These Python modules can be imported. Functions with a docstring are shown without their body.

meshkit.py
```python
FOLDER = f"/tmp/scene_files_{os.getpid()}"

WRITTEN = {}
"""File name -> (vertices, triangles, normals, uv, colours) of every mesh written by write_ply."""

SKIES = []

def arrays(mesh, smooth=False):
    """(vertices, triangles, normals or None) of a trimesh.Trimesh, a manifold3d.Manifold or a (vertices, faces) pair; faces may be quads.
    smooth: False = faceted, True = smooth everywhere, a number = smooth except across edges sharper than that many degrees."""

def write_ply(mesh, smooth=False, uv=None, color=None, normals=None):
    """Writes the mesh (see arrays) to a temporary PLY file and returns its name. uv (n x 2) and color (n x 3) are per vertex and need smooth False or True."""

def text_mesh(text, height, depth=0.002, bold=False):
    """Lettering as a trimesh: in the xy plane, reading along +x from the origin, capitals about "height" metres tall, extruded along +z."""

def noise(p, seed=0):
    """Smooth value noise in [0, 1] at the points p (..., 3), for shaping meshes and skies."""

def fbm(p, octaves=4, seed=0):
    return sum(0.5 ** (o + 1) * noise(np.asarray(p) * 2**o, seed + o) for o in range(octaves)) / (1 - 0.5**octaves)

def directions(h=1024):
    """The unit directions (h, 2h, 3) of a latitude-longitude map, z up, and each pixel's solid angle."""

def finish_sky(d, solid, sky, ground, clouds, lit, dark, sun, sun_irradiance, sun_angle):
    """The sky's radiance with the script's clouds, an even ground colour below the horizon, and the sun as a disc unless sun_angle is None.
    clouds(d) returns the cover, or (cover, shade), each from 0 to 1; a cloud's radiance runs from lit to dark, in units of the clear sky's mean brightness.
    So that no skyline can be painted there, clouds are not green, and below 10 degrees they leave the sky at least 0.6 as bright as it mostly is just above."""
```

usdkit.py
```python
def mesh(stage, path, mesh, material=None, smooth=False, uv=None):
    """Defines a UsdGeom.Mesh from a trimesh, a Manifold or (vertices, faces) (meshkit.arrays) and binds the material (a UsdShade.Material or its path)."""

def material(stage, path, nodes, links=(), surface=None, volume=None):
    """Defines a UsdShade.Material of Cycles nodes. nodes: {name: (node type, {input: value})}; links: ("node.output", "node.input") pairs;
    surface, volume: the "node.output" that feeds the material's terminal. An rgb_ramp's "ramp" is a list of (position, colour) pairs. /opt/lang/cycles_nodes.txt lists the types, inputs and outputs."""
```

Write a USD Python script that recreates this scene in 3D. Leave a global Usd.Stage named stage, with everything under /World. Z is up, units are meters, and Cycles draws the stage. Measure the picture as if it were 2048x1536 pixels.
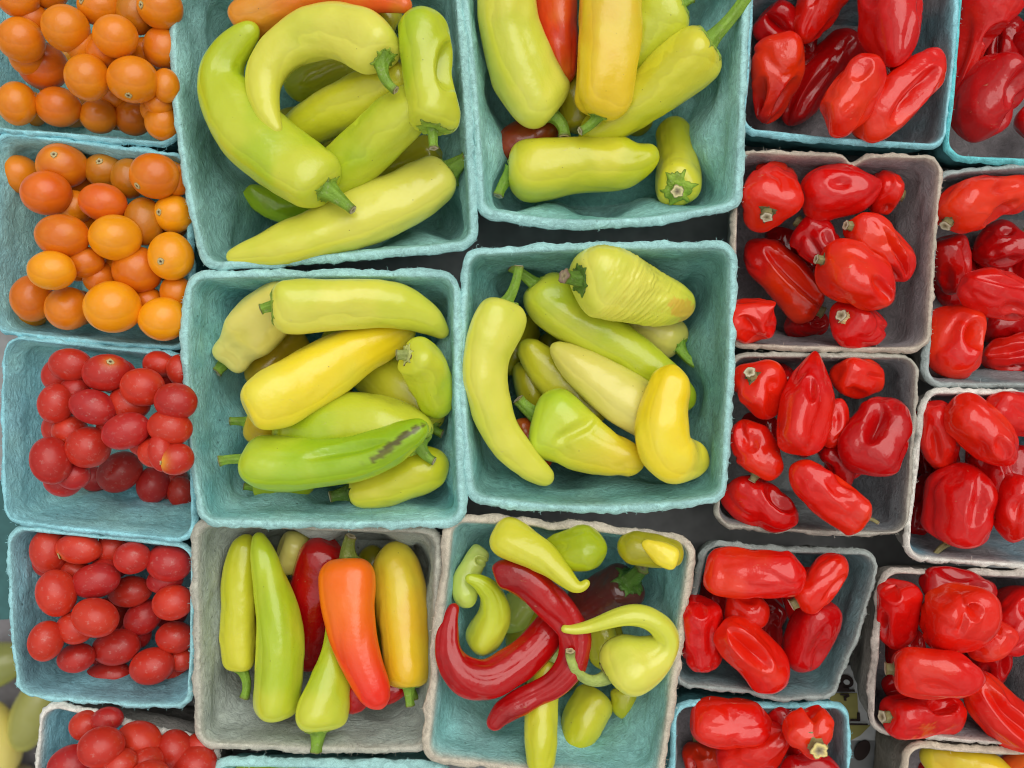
import math, random
import numpy as np
from scipy.interpolate import CubicSpline, PchipInterpolator
from scipy.optimize import linprog
from pxr import Usd, UsdGeom, UsdLux, UsdShade, Gf, Sdf, Vt
import usdkit, meshkit

stage = Usd.Stage.CreateInMemory()
UsdGeom.SetStageUpAxis(stage, UsdGeom.Tokens.z)
UsdGeom.SetStageMetersPerUnit(stage, 1.0)
UsdGeom.Xform.Define(stage, '/World')
UsdGeom.Scope.Define(stage, '/World/Looks')

# ------------------------------------------------------------------ camera, sky, sun
CAM_H, F_PX = 0.535, 1694.0
EXPOSURE = 0.62
cam = UsdGeom.Camera.Define(stage, '/World/camera')
cam.AddTranslateOp().Set(Gf.Vec3d(0, 0, CAM_H))
cam.CreateHorizontalApertureAttr(36.0); cam.CreateVerticalApertureAttr(27.0)
cam.CreateFocalLengthAttr(36.0 * F_PX / 2048)
cam.CreateClippingRangeAttr(Gf.Vec2f(0.01, 100))
cam.CreateFStopAttr(9.0); cam.CreateFocusDistanceAttr(0.462)
cam.CreateExposureAttr(EXPOSURE)

SUN_EL, SUN_AZ = math.radians(58), math.radians(35)      # azimuth from +y (top of the picture) towards +x
SKY_STRENGTH, SUN_INT, SUN_ANGLE = 0.090, 0.36, 60
sd = np.array([math.cos(SUN_EL) * math.sin(SUN_AZ), math.cos(SUN_EL) * math.cos(SUN_AZ), math.sin(SUN_EL)])
sky_m = usdkit.material(stage, '/World/Looks/sky', {
    'tc': ('texture_coordinate', {}),
    'sky': ('sky_texture', {'sky_type': 'single_scattering', 'sun_disc': False, 'sun_elevation': SUN_EL, 'sun_rotation': SUN_AZ}),
    'hs': ('hsv', {'saturation': 0.3, 'value': 1.0}),
    'n': ('noise_texture', {'scale': 2.2, 'detail': 4.0, 'roughness': 0.55}),
    'r': ('rgb_ramp', {'ramp': [(0.3, (0.7, 0.7, 0.7)), (0.62, (1.0, 1.0, 1.0))]}),
    'mx': ('mix_color', {'use_clamp': False}),
    'sx': ('separate_xyz', {}),
    'zr': ('map_range', {'from_min': 0.15, 'from_max': 1.0, 'to_min': 0.14, 'to_max': 1.0, 'clamp': True}),     # an overcast sky is three times as bright overhead as at the horizon
    'cb': ('rgb_ramp', {'ramp': [(0.40, (0.30, 0.31, 0.33)), (0.56, (1.0, 1.0, 1.0))]}),     # darker and lighter cloud
    'oc': ('mix_color', {'blend_type': 'multiply', 'fac': 1.0, 'use_clamp': False}),
    'ov': ('mix_color', {'blend_type': 'multiply', 'fac': 1.0, 'a': (10.5, 10.4, 10.1), 'use_clamp': False}),
    'bg': ('background_shader', {'strength': SKY_STRENGTH})},
    [('tc.generated', 'n.vector'), ('n.fac', 'r.fac'), ('sky.color', 'hs.color'), ('hs.color', 'mx.a'), ('r.color', 'mx.fac'),
     ('tc.generated', 'sx.vector'), ('sx.z', 'zr.value'), ('zr.result', 'ov.b'), ('ov.result', 'oc.a'), ('n.fac', 'cb.fac'), ('cb.color', 'oc.b'), ('oc.result', 'mx.b'), ('mx.result', 'bg.color')], surface='bg.background')
dome = UsdLux.DomeLight.Define(stage, '/World/sky')
UsdShade.MaterialBindingAPI.Apply(dome.GetPrim()).Bind(sky_m)
dome.GetPrim().SetCustomDataByKey('kind', 'structure')
sun = UsdLux.DistantLight.Define(stage, '/World/sun')
sun.CreateIntensityAttr(SUN_INT); sun.CreateAngleAttr(SUN_ANGLE); sun.CreateNormalizeAttr(True) if hasattr(sun, 'CreateNormalizeAttr') else None
sun.CreateColorAttr(Gf.Vec3f(1.0, 0.97, 0.92))
rot = Gf.Rotation(Gf.Vec3d(0, 0, 1), Gf.Vec3d(*map(float, sd)))
sun.AddTransformOp().Set(Gf.Matrix4d().SetRotate(rot))

# ------------------------------------------------------------------ helpers
rng = np.random.default_rng(7)
names = {}
def numbered(path):
    k = names.get(path, 0); names[path] = k + 1
    return path if k == 0 else f'{path}_{k:03d}'
def tag(prim, label=None, cat=None, group=None, kind=None):
    for k, v in (('label', label), ('category', cat), ('group', group), ('kind', kind)):
        if v: prim.SetCustomDataByKey(k, v)
    return prim
def W(px, py, z):
    """the point of the world at height z that the photograph shows at (px, py)"""
    s = (CAM_H - np.asarray(z, float)) / F_PX
    return np.stack(np.broadcast_arrays((np.asarray(px, float) - 1024) * s, (768 - np.asarray(py, float)) * s, np.asarray(z, float)), -1)
def PX(p):
    s = F_PX / (CAM_H - p[..., 2])
    return p[..., 0] * s + 1024, 768 - p[..., 1] * s
def lin(c, k=1.0):
    c = np.asarray(c, float) / 255
    return np.where(c <= 0.04045, c / 12.92, ((c + 0.055) / 1.055) ** 2.4) * k
def thing(name, label, cat, loc, group=None):
    x = UsdGeom.Xform.Define(stage, numbered('/World/' + name))
    x.AddTranslateOp().Set(Gf.Vec3d(*map(float, loc)))
    return tag(x.GetPrim(), label, cat, group)
def part(parent, name, v, f, mat, col=None, loc=(0, 0, 0), smooth=True):
    path = numbered(str(parent.GetPath()) + '/' + name)
    m = usdkit.mesh(stage, path, (np.asarray(v) - np.asarray(loc), f), mat, smooth=smooth)
    if col is not None:
        UsdGeom.PrimvarsAPI(m).CreatePrimvar('tint', Sdf.ValueTypeNames.Color3fArray, 'vertex').Set(Vt.Vec3fArray.FromNumpy(np.asarray(col, np.float32)))
    return m.GetPrim()
def smoothstep(a, b, x):
    t = np.clip((x - a) / (b - a), 0, 1); return t * t * (3 - 2 * t)
def ring_faces(n, m, closed=True):
    """quads between n rings of m vertices"""
    i, j = np.meshgrid(np.arange(n - 1), np.arange(m if closed else m - 1), indexing='ij')
    a, b = i * m + j, i * m + (j + 1) % m
    q = np.stack([a, b, b + m, a + m], -1).reshape(-1, 4)
    return np.vstack([q[:, [0, 1, 2]], q[:, [0, 2, 3]]])

# ------------------------------------------------------------------ materials
def skin(name, rough, spec, bump, bscale, coat=0.0, sss=0.0, dust=0.0, speck=0.0, sssr=(1, 0.6, 0.2), scuff=0.3):
    nodes = {
        'at': ('attribute', {'attribute': 'tint'}),
        'tc': ('texture_coordinate', {}),
        'n1': ('noise_texture', {'scale': bscale, 'detail': 3.0, 'roughness': 0.5}),
        'n2': ('noise_texture', {'scale': 60.0, 'detail': 3.0}),
        'rr': ('rgb_ramp', {'ramp': [(0.3, (rough * 0.75,) * 3), (0.7, (rough * 1.35,) * 3)]}),
        'b': ('bump', {'strength': bump, 'distance': 0.0009}),
        'n3': ('noise_texture', {'scale': 420.0, 'detail': 4.0, 'roughness': 0.7}),
        'dr': ('rgb_ramp', {'ramp': [(0.56, (0, 0, 0)), (0.74, (dust,) * 3)]}),
        'md': ('mix_color', {'b': (0.5, 0.42, 0.36)}),
        'vo': ('voronoi_texture', {'scale': 130.0, 'randomness': 1.0}),
        'vr': ('rgb_ramp', {'ramp': [(0.02, (speck,) * 3), (0.055, (0, 0, 0))]}),
        'ms': ('mix_color', {'b': (0.09, 0.07, 0.02)}),
        'sm': ('mapping', {'scale': (1.0, 3.2, 1.6), 'rotation': (0.4, 0.9, 0.6)}),
        'sn': ('noise_texture', {'scale': 95.0, 'detail': 5.0, 'roughness': 0.65, 'distortion': 1.5}),
        'sr': ('rgb_ramp', {'ramp': [(0.66, (0, 0, 0)), (0.74, (scuff,) * 3)]}),
        'mk': ('mix_color', {'b': (0.42, 0.34, 0.16)}),
        'p': ('principled_bsdf', {'specular_ior_level': spec, 'coat_weight': coat, 'coat_roughness': 0.12, 'subsurface_weight': sss,
                                  'subsurface_radius': sssr, 'subsurface_scale': 0.004})}
    links = [('tc.object', 'n1.vector'), ('tc.object', 'n2.vector'), ('tc.object', 'n3.vector'), ('tc.object', 'vo.vector'),
             ('n2.fac', 'rr.fac'), ('rr.color', 'p.roughness'), ('n1.fac', 'b.height'), ('b.normal', 'p.normal'),
             ('n3.fac', 'dr.fac'), ('dr.color', 'md.fac'), ('at.color', 'md.a'), ('md.result', 'ms.a'), ('vo.distance', 'vr.fac'),
             ('vr.color', 'ms.fac'), ('tc.object', 'sm.vector'), ('sm.vector', 'sn.vector'), ('sn.fac', 'sr.fac'), ('sr.color', 'mk.fac'), ('ms.result', 'mk.a'), ('mk.result', 'p.base_color')]
    if coat: links.append(('b.normal', 'p.coat_normal'))
    return usdkit.material(stage, '/World/Looks/' + name, nodes, links, surface='p.BSDF')
M_WAX = skin('wax_pepper_skin', 0.25, 0.42, 0.25, 240, 0.15, 0.10, 0.04, 0.7)
M_RED = skin('red_pepper_skin', 0.16, 0.42, 0.6, 130, 0.08, 0.03, 0.03, 0.0, (1, 0.15, 0.1))
M_ORT = skin('orange_tomato_skin', 0.29, 0.4, 0.12, 500, 0.06, 0.06, 0.04, 0.0, (1, 0.4, 0.1))
M_RDT = skin('red_tomato_skin', 0.34, 0.38, 0.15, 420, 0.05, 0.06, 0.22, 0.0, (1, 0.2, 0.1))
M_STEM = skin('stem_skin', 0.5, 0.3, 0.7, 900, 0.0, 0.0, 0.25, 0.4)

M_PULP = usdkit.material(stage, '/World/Looks/moulded_pulp', {
    'at': ('attribute', {'attribute': 'tint'}),
    'tc': ('texture_coordinate', {}),
    'mp': ('mapping', {'scale': (1.0, 1.0, 1.7)}),
    'n1': ('noise_texture', {'scale': 170.0, 'detail': 6.0, 'roughness': 0.7, 'distortion': 1.2}),
    'n2': ('noise_texture', {'scale': 950.0, 'detail': 4.0, 'roughness': 0.75, 'distortion': 2.5}),
    'n4': ('noise_texture', {'scale': 28.0, 'detail': 4.0, 'roughness': 0.6}),
    'r1': ('rgb_ramp', {'ramp': [(0.3, (0.72, 0.72, 0.72)), (0.7, (1.22, 1.22, 1.22))]}),
    'r2': ('rgb_ramp', {'ramp': [(0.28, (0.7, 0.7, 0.7)), (0.72, (1.25, 1.25, 1.25))]}),
    'r4': ('rgb_ramp', {'ramp': [(0.3, (0.86, 0.88, 0.87)), (0.7, (1.1, 1.1, 1.1))]}),
    'm1': ('mix_color', {'blend_type': 'multiply', 'fac': 1.0, 'use_clamp': False}),
    'm2': ('mix_color', {'blend_type': 'multiply', 'fac': 1.0, 'use_clamp': False}),
    'm4': ('mix_color', {'blend_type': 'multiply', 'fac': 1.0, 'use_clamp': False}),
    'vo': ('voronoi_texture', {'scale': 75.0}), 'vr': ('rgb_ramp', {'ramp': [(0.02, (0.35, 0.33, 0.3)), (0.07, (1, 1, 1))]}),
    'm5': ('mix_color', {'blend_type': 'multiply', 'fac': 0.8, 'use_clamp': False}),
    'b1': ('bump', {'strength': 0.85, 'distance': 0.0022}),
    'b2': ('bump', {'strength': 0.3, 'distance': 0.0004}),
    'p': ('principled_bsdf', {'roughness': 0.93, 'specular_ior_level': 0.15})},
    [('tc.object', 'mp.vector'), ('mp.vector', 'n1.vector'), ('mp.vector', 'n2.vector'), ('tc.object', 'n4.vector'), ('n1.fac', 'r1.fac'), ('n2.fac', 'r2.fac'),
     ('n4.fac', 'r4.fac'), ('at.color', 'm1.a'), ('r1.color', 'm1.b'), ('m1.result', 'm2.a'), ('r2.color', 'm2.b'), ('m2.result', 'm4.a'), ('r4.color', 'm4.b'),
     ('tc.object', 'vo.vector'), ('vo.distance', 'vr.fac'), ('m4.result', 'm5.a'), ('vr.color', 'm5.b'), ('m5.result', 'p.base_color'), ('n1.fac', 'b1.height'), ('n2.fac', 'b2.height'), ('b1.normal', 'b2.normal'), ('b2.normal', 'p.normal')], surface='p.BSDF')
def plain(name, c, rough=0.7, var=0.12, scale=120.0):
    lo, hi = np.asarray(c) * (1 - var), np.asarray(c) * (1 + var)
    return usdkit.material(stage, '/World/Looks/' + name, {
        'tc': ('texture_coordinate', {}), 'n': ('noise_texture', {'scale': scale, 'detail': 4.0}),
        'r': ('rgb_ramp', {'ramp': [(0.3, tuple(lo)), (0.7, tuple(hi))]}),
        'b': ('bump', {'strength': 0.2, 'distance': 0.0005}),
        'p': ('principled_bsdf', {'roughness': rough, 'specular_ior_level': 0.3})},
        [('tc.object', 'n.vector'), ('n.fac', 'r.fac'), ('r.color', 'p.base_color'), ('n.fac', 'b.height'), ('b.normal', 'p.normal')], surface='p.BSDF')

# ------------------------------------------------------------------ the table and its printed cloth
def sheet(parent, name, poly_px, z, mat):
    from shapely.geometry import Polygon
    import trimesh
    w = W(*np.asarray(poly_px, float).T, z)[:, :2]
    g = Polygon(w).buffer(0)
    m = trimesh.creation.extrude_polygon(g, 0.0006, engine='earcut')
    m.apply_translation((0, 0, z))
    return part(parent, name, np.array(m.vertices), np.array(m.faces), mat, smooth=False)
cloth = UsdGeom.Xform.Define(stage, '/World/tablecloth').GetPrim()
tag(cloth, 'grey printed cloth under all the baskets', None, None, 'structure')
EDGE = [(16, 1241), (60, 1296), (112, 1400), (112, 1540), (60, 1800), (60, 2600), (2900, 2600), (2900, -1200), (-900, -1200), (-900, 1262)]
from shapely.geometry import Polygon as _Pg
import trimesh as _tm
_m = _tm.creation.extrude_polygon(_Pg(W(*np.array(EDGE, float).T, 0.0)[:, :2]), 0.02, engine='earcut'); _m.apply_translation((0, 0, -0.0215))
part(cloth, 'cloth_sheet', np.array(_m.vertices), np.array(_m.faces), plain('grey_cloth', (0.26, 0.26, 0.26), 0.75), smooth=False)
LOW = -0.85
low = UsdGeom.Xform.Define(stage, '/World/lower_shelf').GetPrim(); tag(low, 'grey shelf far below the table edge at the left', None, None, 'structure')
_m = _tm.creation.box((1.6, 1.6, 0.02)); _m.apply_translation((-0.7, -0.5, LOW - 0.0115))
part(low, 'shelf_board', np.array(_m.vertices), np.array(_m.faces), plain('shelf_grey', (0.2, 0.19, 0.2), 0.7), smooth=False)
P_YEL, P_BLK, P_WHT = plain('print_yellow', (0.36, 0.32, 0.10)), plain('print_brown', (0.035, 0.02, 0.018)), plain('print_white', (0.6, 0.6, 0.6))
P_OLV, P_TEAL, P_LEM = plain('print_olive', (0.2, 0.21, 0.07)), plain('print_teal', (0.04, 0.12, 0.12)), plain('print_lemon', (0.75, 0.66, 0.2))
def ell(cx, cy, a, b, n=40, ang=0.0):
    t = np.linspace(0, 2 * np.pi, n, endpoint=False); ca, sa = math.cos(ang), math.sin(ang)
    return np.stack([cx + a * np.cos(t) * ca - b * np.sin(t) * sa, cy + a * np.cos(t) * sa + b * np.sin(t) * ca], 1)
sheet(cloth, 'printed_patch', [(-300, 960), (30, 960), (60, 1180), (17, 1238), (-300, 1255)], 0.001, P_TEAL)
def squash(px, py, z, a, b, ang, col, label):
    c = W(px, py, z); sc = (CAM_H - z) / F_PX; a, b = a * sc, b * sc
    u, t = np.meshgrid(np.linspace(0, np.pi, 34)[1:-1], np.linspace(0, 2 * np.pi, 40, endpoint=False), indexing='ij')
    r = b * np.sin(u) ** 0.8 * (1 - 0.22 * np.cos(u) * (np.cos(u) > 0)) * (1 + 0.02 * np.cos(5 * t))
    v = np.stack([a * np.cos(u), r * np.cos(t), r * np.sin(t)], -1).reshape(-1, 3); m = len(v)
    v = np.vstack([v, (a, 0, 0), (-a, 0, 0)]); k = np.arange(40)
    f = np.vstack([ring_faces(32, 40), np.c_[np.full(40, m), (k + 1) % 40, k], np.c_[np.full(40, m + 1), 31 * 40 + k, 31 * 40 + (k + 1) % 40]])
    R_ = np.array([[math.cos(ang), -math.sin(ang), 0], [math.sin(ang), math.cos(ang), 0], [0, 0, 1]])
    v = v @ R_.T + c
    base = (c[0], c[1], c[2] - b)
    t_ = thing('summer_squash', label, 'squash', base, 'squash on the shelf below the table')
    part(t_, 'fruit_body', v, f[:, ::-1] if np.einsum('ij,ij->', v[f[:, 0]] - c, np.cross(v[f[:, 1]] - c, v[f[:, 2]] - c)) < 0 else f, M_WAX, np.broadcast_to(lin(col), v.shape), base)
    d = R_ @ np.array([1.0, 0, 0]); q = np.linspace(0, 1, 8); tk = np.linspace(0, 2 * np.pi, 14, endpoint=False); n2 = np.cross(d, [0, 0, 1.0])
    sv = np.concatenate([(c + d * (a * 0.97 + 0.018 * x) + 0.005 * (1 - 0.3 * x) * (np.cos(tk)[:, None] * n2 + np.sin(tk)[:, None] * np.array([0, 0, 1.0]))) for x in q] + [(c + d * (a * 0.97 + 0.018))[None]])
    sf = np.vstack([ring_faces(8, 14), np.c_[7 * 14 + np.arange(14), 7 * 14 + (np.arange(14) + 1) % 14, np.full(14, 8 * 14)]])
    part(t_, 'stem', sv, sf, M_STEM, np.broadcast_to(lin((120, 130, 60)), sv.shape), base)
squash(-8, 1480, LOW + 0.05, 78, 46, 1.75, (222, 206, 112), 'blurred bright yellow squash far below at the lower left photo edge')
squash(-6, 1330, LOW + 0.045, 70, 44, 0.3, (138, 142, 76), 'blurred olive green squash far below beside the table corner')
squash(70, 1420, LOW + 0.045, 84, 42, 1.2, (150, 150, 78), 'blurred green squash far below between the two lower left baskets')
squash(30, 1570, LOW + 0.04, 60, 40, 2.6, (130, 120, 90), 'blurred dull squash far below at the very bottom left')
sheet(cloth, 'printed_panel', [(1640, 1330), (1760, 1330), (1770, 1480), (1640, 1480)], 0.0, P_WHT)
sheet(cloth, 'printed_panel', [(1660, 1386), (1714, 1386), (1716, 1438), (1660, 1438)], 0.001, P_YEL)
sheet(cloth, 'printed_panel', [(1655, 1450), (1740, 1450), (1720, 1470), (1690, 1486), (1655, 1480)], 0.001, P_YEL)
sheet(cloth, 'printed_line', [(1655, 1379), (1709, 1379), (1709, 1383), (1655, 1383)], 0.002, P_BLK)
sheet(cloth, 'printed_line', [(1655, 1445), (1735, 1447), (1735, 1450), (1655, 1448)], 0.003, P_BLK)
sheet(cloth, 'printed_line', [(1714, 1425), (1719, 1425), (1720, 1442), (1700, 1442), (1700, 1438), (1714, 1438)], 0.002, P_BLK)
sheet(cloth, 'printed_letter', np.vstack([ell(1690, 1362, 17, 13, 24, 0.3)]), 0.001, P_BLK)
sheet(cloth, 'printed_letter', np.vstack([ell(1693, 1364, 6, 5, 20, 0.3)]), 0.002, P_WHT)
sheet(cloth, 'printed_letter', [(1672, 1370), (1684, 1366), (1686, 1374), (1698, 1376), (1696, 1382), (1670, 1380)], 0.0025, P_BLK)
sheet(cloth, 'printed_letter', [(1680, 1387), (1697, 1387), (1699, 1392), (1692, 1396), (1693, 1401), (1688, 1401), (1687, 1394), (1693, 1391), (1680, 1390)], 0.0025, P_BLK)
sheet(cloth, 'printed_letter', ell(1724, 1500, 14, 22, 24, 0.5), 0.001, P_BLK)

# ------------------------------------------------------------------ baskets
TEAL_Q, TEAL_P = lin((160, 212, 210)), lin((148, 208, 222))
GREY_T, GREY_B, GREY_W = lin((166, 178, 170)), lin((140, 128, 126)), lin((150, 156, 158))
RIM_T, RIM_B, RIM_W, RIM_P = lin((162, 208, 206)), lin((192, 180, 164)), lin((222, 219, 210)), lin((150, 212, 222))
EXT_G, EXT_T = lin((156, 152, 146)), lin((84, 142, 148))
# key: (rim corners TL TR BR BL in photo pixels, bulges of top/right/bottom/left edge, rim height, depth, taper, inner, streak, rim, outside, corner radius, quart?, label)
B = {}
def basket(key, corners, bulge, zr, depth, inner, inner2, rim, ext, label, quart=False, rad=34, taper=None, lip=None):
    zr = zr - (0.002 if quart else 0.007); depth = zr - 0.0022
    taper = taper or (0.25 if quart else 0.20)
    B[key] = dict(corners=corners, bulge=bulge, zr=zr, depth=depth, inner=inner, inner2=inner2, rim=rim, ext=ext, label=label, quart=quart, rad=rad, taper=taper, lip=lip or (0.0044 if quart else 0.0029))
basket('T1', [(-60, -120), (357, -120), (352, 291), (-60, 256)], (0, 0, 0, 0), 0.076, 0.066, TEAL_P, TEAL_Q, RIM_P, EXT_T, 'blue-green pulp basket of orange cherry tomatoes cut off at the upper left corner')
basket('T2', [(-14, 262), (374, 312), (378, 697), (-10, 662)], (0, 4, 4, 0), 0.075, 0.066, TEAL_P, TEAL_Q, RIM_P, EXT_T, 'blue-green pulp basket of orange cherry tomatoes with its whole bottom edge in view')
basket('T3', [(10, 672), (380, 712), (388, 1082), (10, 1042)], (0, 0, 2, 4), 0.077, 0.066, TEAL_P, TEAL_Q, RIM_P, EXT_T, 'blue-green pulp basket of red grape tomatoes with wide bare wall at its left')
basket('T4', [(16, 1053), (386, 1092), (378, 1414), (38, 1388)], (0, 3, 6, 4), 0.074, 0.066, TEAL_P, lin((112, 150, 160)), lin((160, 214, 220)), EXT_T, 'blue-green pulp basket of red grape tomatoes with a whitish top edge')
basket('T5', [(86, 1402), (432, 1488), (420, 1840), (50, 1800)], (-6, 0, 0, 0), 0.074, 0.066, TEAL_P, lin((112, 150, 160)), RIM_W, EXT_G, 'pulp basket of red tomatoes with grey outside at the lower left edge')
basket('P1', [(352, -80), (912, -80), (950, 488), (414, 532)], (0, 2, 4, 30), 0.083, 0.074, TEAL_Q, lin((112, 160, 152)), RIM_T, TEAL_Q, 'large teal pulp basket of pale green peppers with an orange one at the top', True)
basket('P2', [(916, -130), (1498, -130), (1477, 408), (962, 424)], (0, 0, 30, -4), 0.082, 0.074, TEAL_Q, lin((110, 168, 162)), RIM_T, TEAL_Q, 'large teal pulp basket of yellow peppers with a bulging bottom edge', True)
basket('P3', [(380, 550), (914, 548), (926, 1046), (408, 1044)], (2, -3, 4, 22), 0.084, 0.074, TEAL_Q, lin((100, 166, 168)), RIM_T, TEAL_Q, 'large teal pulp basket with one yellow pepper lying across green ones', True)
basket('P4', [(934, 504), (1468, 490), (1447, 996), (942, 996)], (4, 4, 22, 14), 0.083, 0.074, lin((106, 164, 160)), lin((112, 158, 150)), RIM_T, TEAL_Q, 'large teal pulp basket with a fat bent yellow pepper at its right', True)
basket('P5', [(390, 1042), (878, 1060), (856, 1498), (398, 1488)], (0, 6, 6, 2), 0.074, 0.066, GREY_T, lin((158, 166, 158)), lin((186, 184, 170)), EXT_G, 'large grey pulp basket of green, red and orange peppers standing upright', True)
basket('P6', [(900, 1036), (1388, 1084), (1320, 1570), (850, 1516)], (8, 0, 0, 0), 0.080, 0.072, lin((148, 194, 192)), lin((138, 196, 196)), lin((196, 186, 168)), EXT_G, 'teal-grey pulp basket with curled dark red and yellow peppers', True)
basket('P7', [(424, 1524), (900, 1534), (930, 1990), (415, 1990)], (0, 0, 0, 0), 0.076, 0.068, TEAL_Q, TEAL_Q, RIM_T, lin((112, 166, 162)), 'teal pulp basket showing only its upper edge at the bottom of the photo', True)
DG = lin((140, 134, 136))
basket('R1', [(1505, -110), (1922, -110), (1888, 294), (1482, 260)], (0, 2, 4, -4), 0.077, 0.066, lin((96, 128, 136)), DG, RIM_P, EXT_T, 'pulp basket of long red peppers at the top with blue-green edges')
basket('R2', [(1926, -110), (2330, -110), (2300, 330), (1890, 314)], (0, 0, 3, -3), 0.075, 0.066, lin((104, 150, 156)), DG, lin((110, 200, 205)), EXT_T, 'blue-green pulp basket of red peppers cut off at the upper right corner')
basket('R3', [(1474, 300), (1884, 312), (1854, 698), (1460, 690)], (-4, 0, 4, 0), 0.078, 0.066, DG, lin((134, 130, 132)), RIM_B, EXT_G, 'brownish grey pulp basket of red peppers with a nick in its top edge')
basket('R4', [(1874, 350), (2290, 340), (2260, 772), (1852, 770)], (14, 0, 0, 0), 0.074, 0.066, lin((118, 138, 142)), DG, lin((160, 170, 168)), EXT_G, 'grey pulp basket of red peppers at the right photo edge below the top one')
basket('R5', [(1464, 710), (1838, 712), (1812, 1068), (1432, 1052)], (0, 0, 4, 0), 0.077, 0.066, lin((112, 116, 120)), lin((136, 142, 142)), lin((176, 172, 160)), EXT_G, 'grey pulp basket of red peppers with a pointed one crossing its top edge')
basket('R6', [(1852, 782), (2240, 792), (2200, 1142), (1812, 1116)], (0, 0, 0, 2), 0.076, 0.066, lin((104, 140, 154)), DG, RIM_W, EXT_G, 'pulp basket of red peppers with white edges and blue-grey inside at the right')
basket('R7', [(1412, 1086), (1762, 1104), (1664, 1396), (1338, 1368)], (-6, 8, 0, -6), 0.075, 0.066, lin((106, 116, 120)), lin((118, 152, 156)), lin((156, 164, 160)), lin((150, 154, 148)), 'lopsided dark grey pulp basket with a light streak along its right wall')
basket('R8', [(1350, 1408), (1700, 1410), (1690, 1800), (1335, 1800)], (-4, 0, 0, 0), 0.075, 0.066, lin((104, 140, 150)), DG, RIM_P, EXT_T, 'blue-green pulp basket of red peppers at the bottom with a bright thin edge')
basket('R9', [(1768, 1142), (2160, 1152), (2130, 1500), (1742, 1462)], (0, 0, 0, 2), 0.076, 0.066, lin((104, 112, 116)), DG, lin((196, 186, 176)), lin((160, 152, 144)), 'grey pulp basket of red peppers with pale torn edges at the lower right')
basket('R10', [(1816, 1488), (2210, 1506), (2180, 1880), (1780, 1850)], (-6, 0, 0, 0), 0.075, 0.066, lin((116, 110, 108)), DG, lin((205, 190, 170)), lin((160, 146, 134)), 'brownish pulp basket with yellow and red peppers in the lower right corner')

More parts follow.
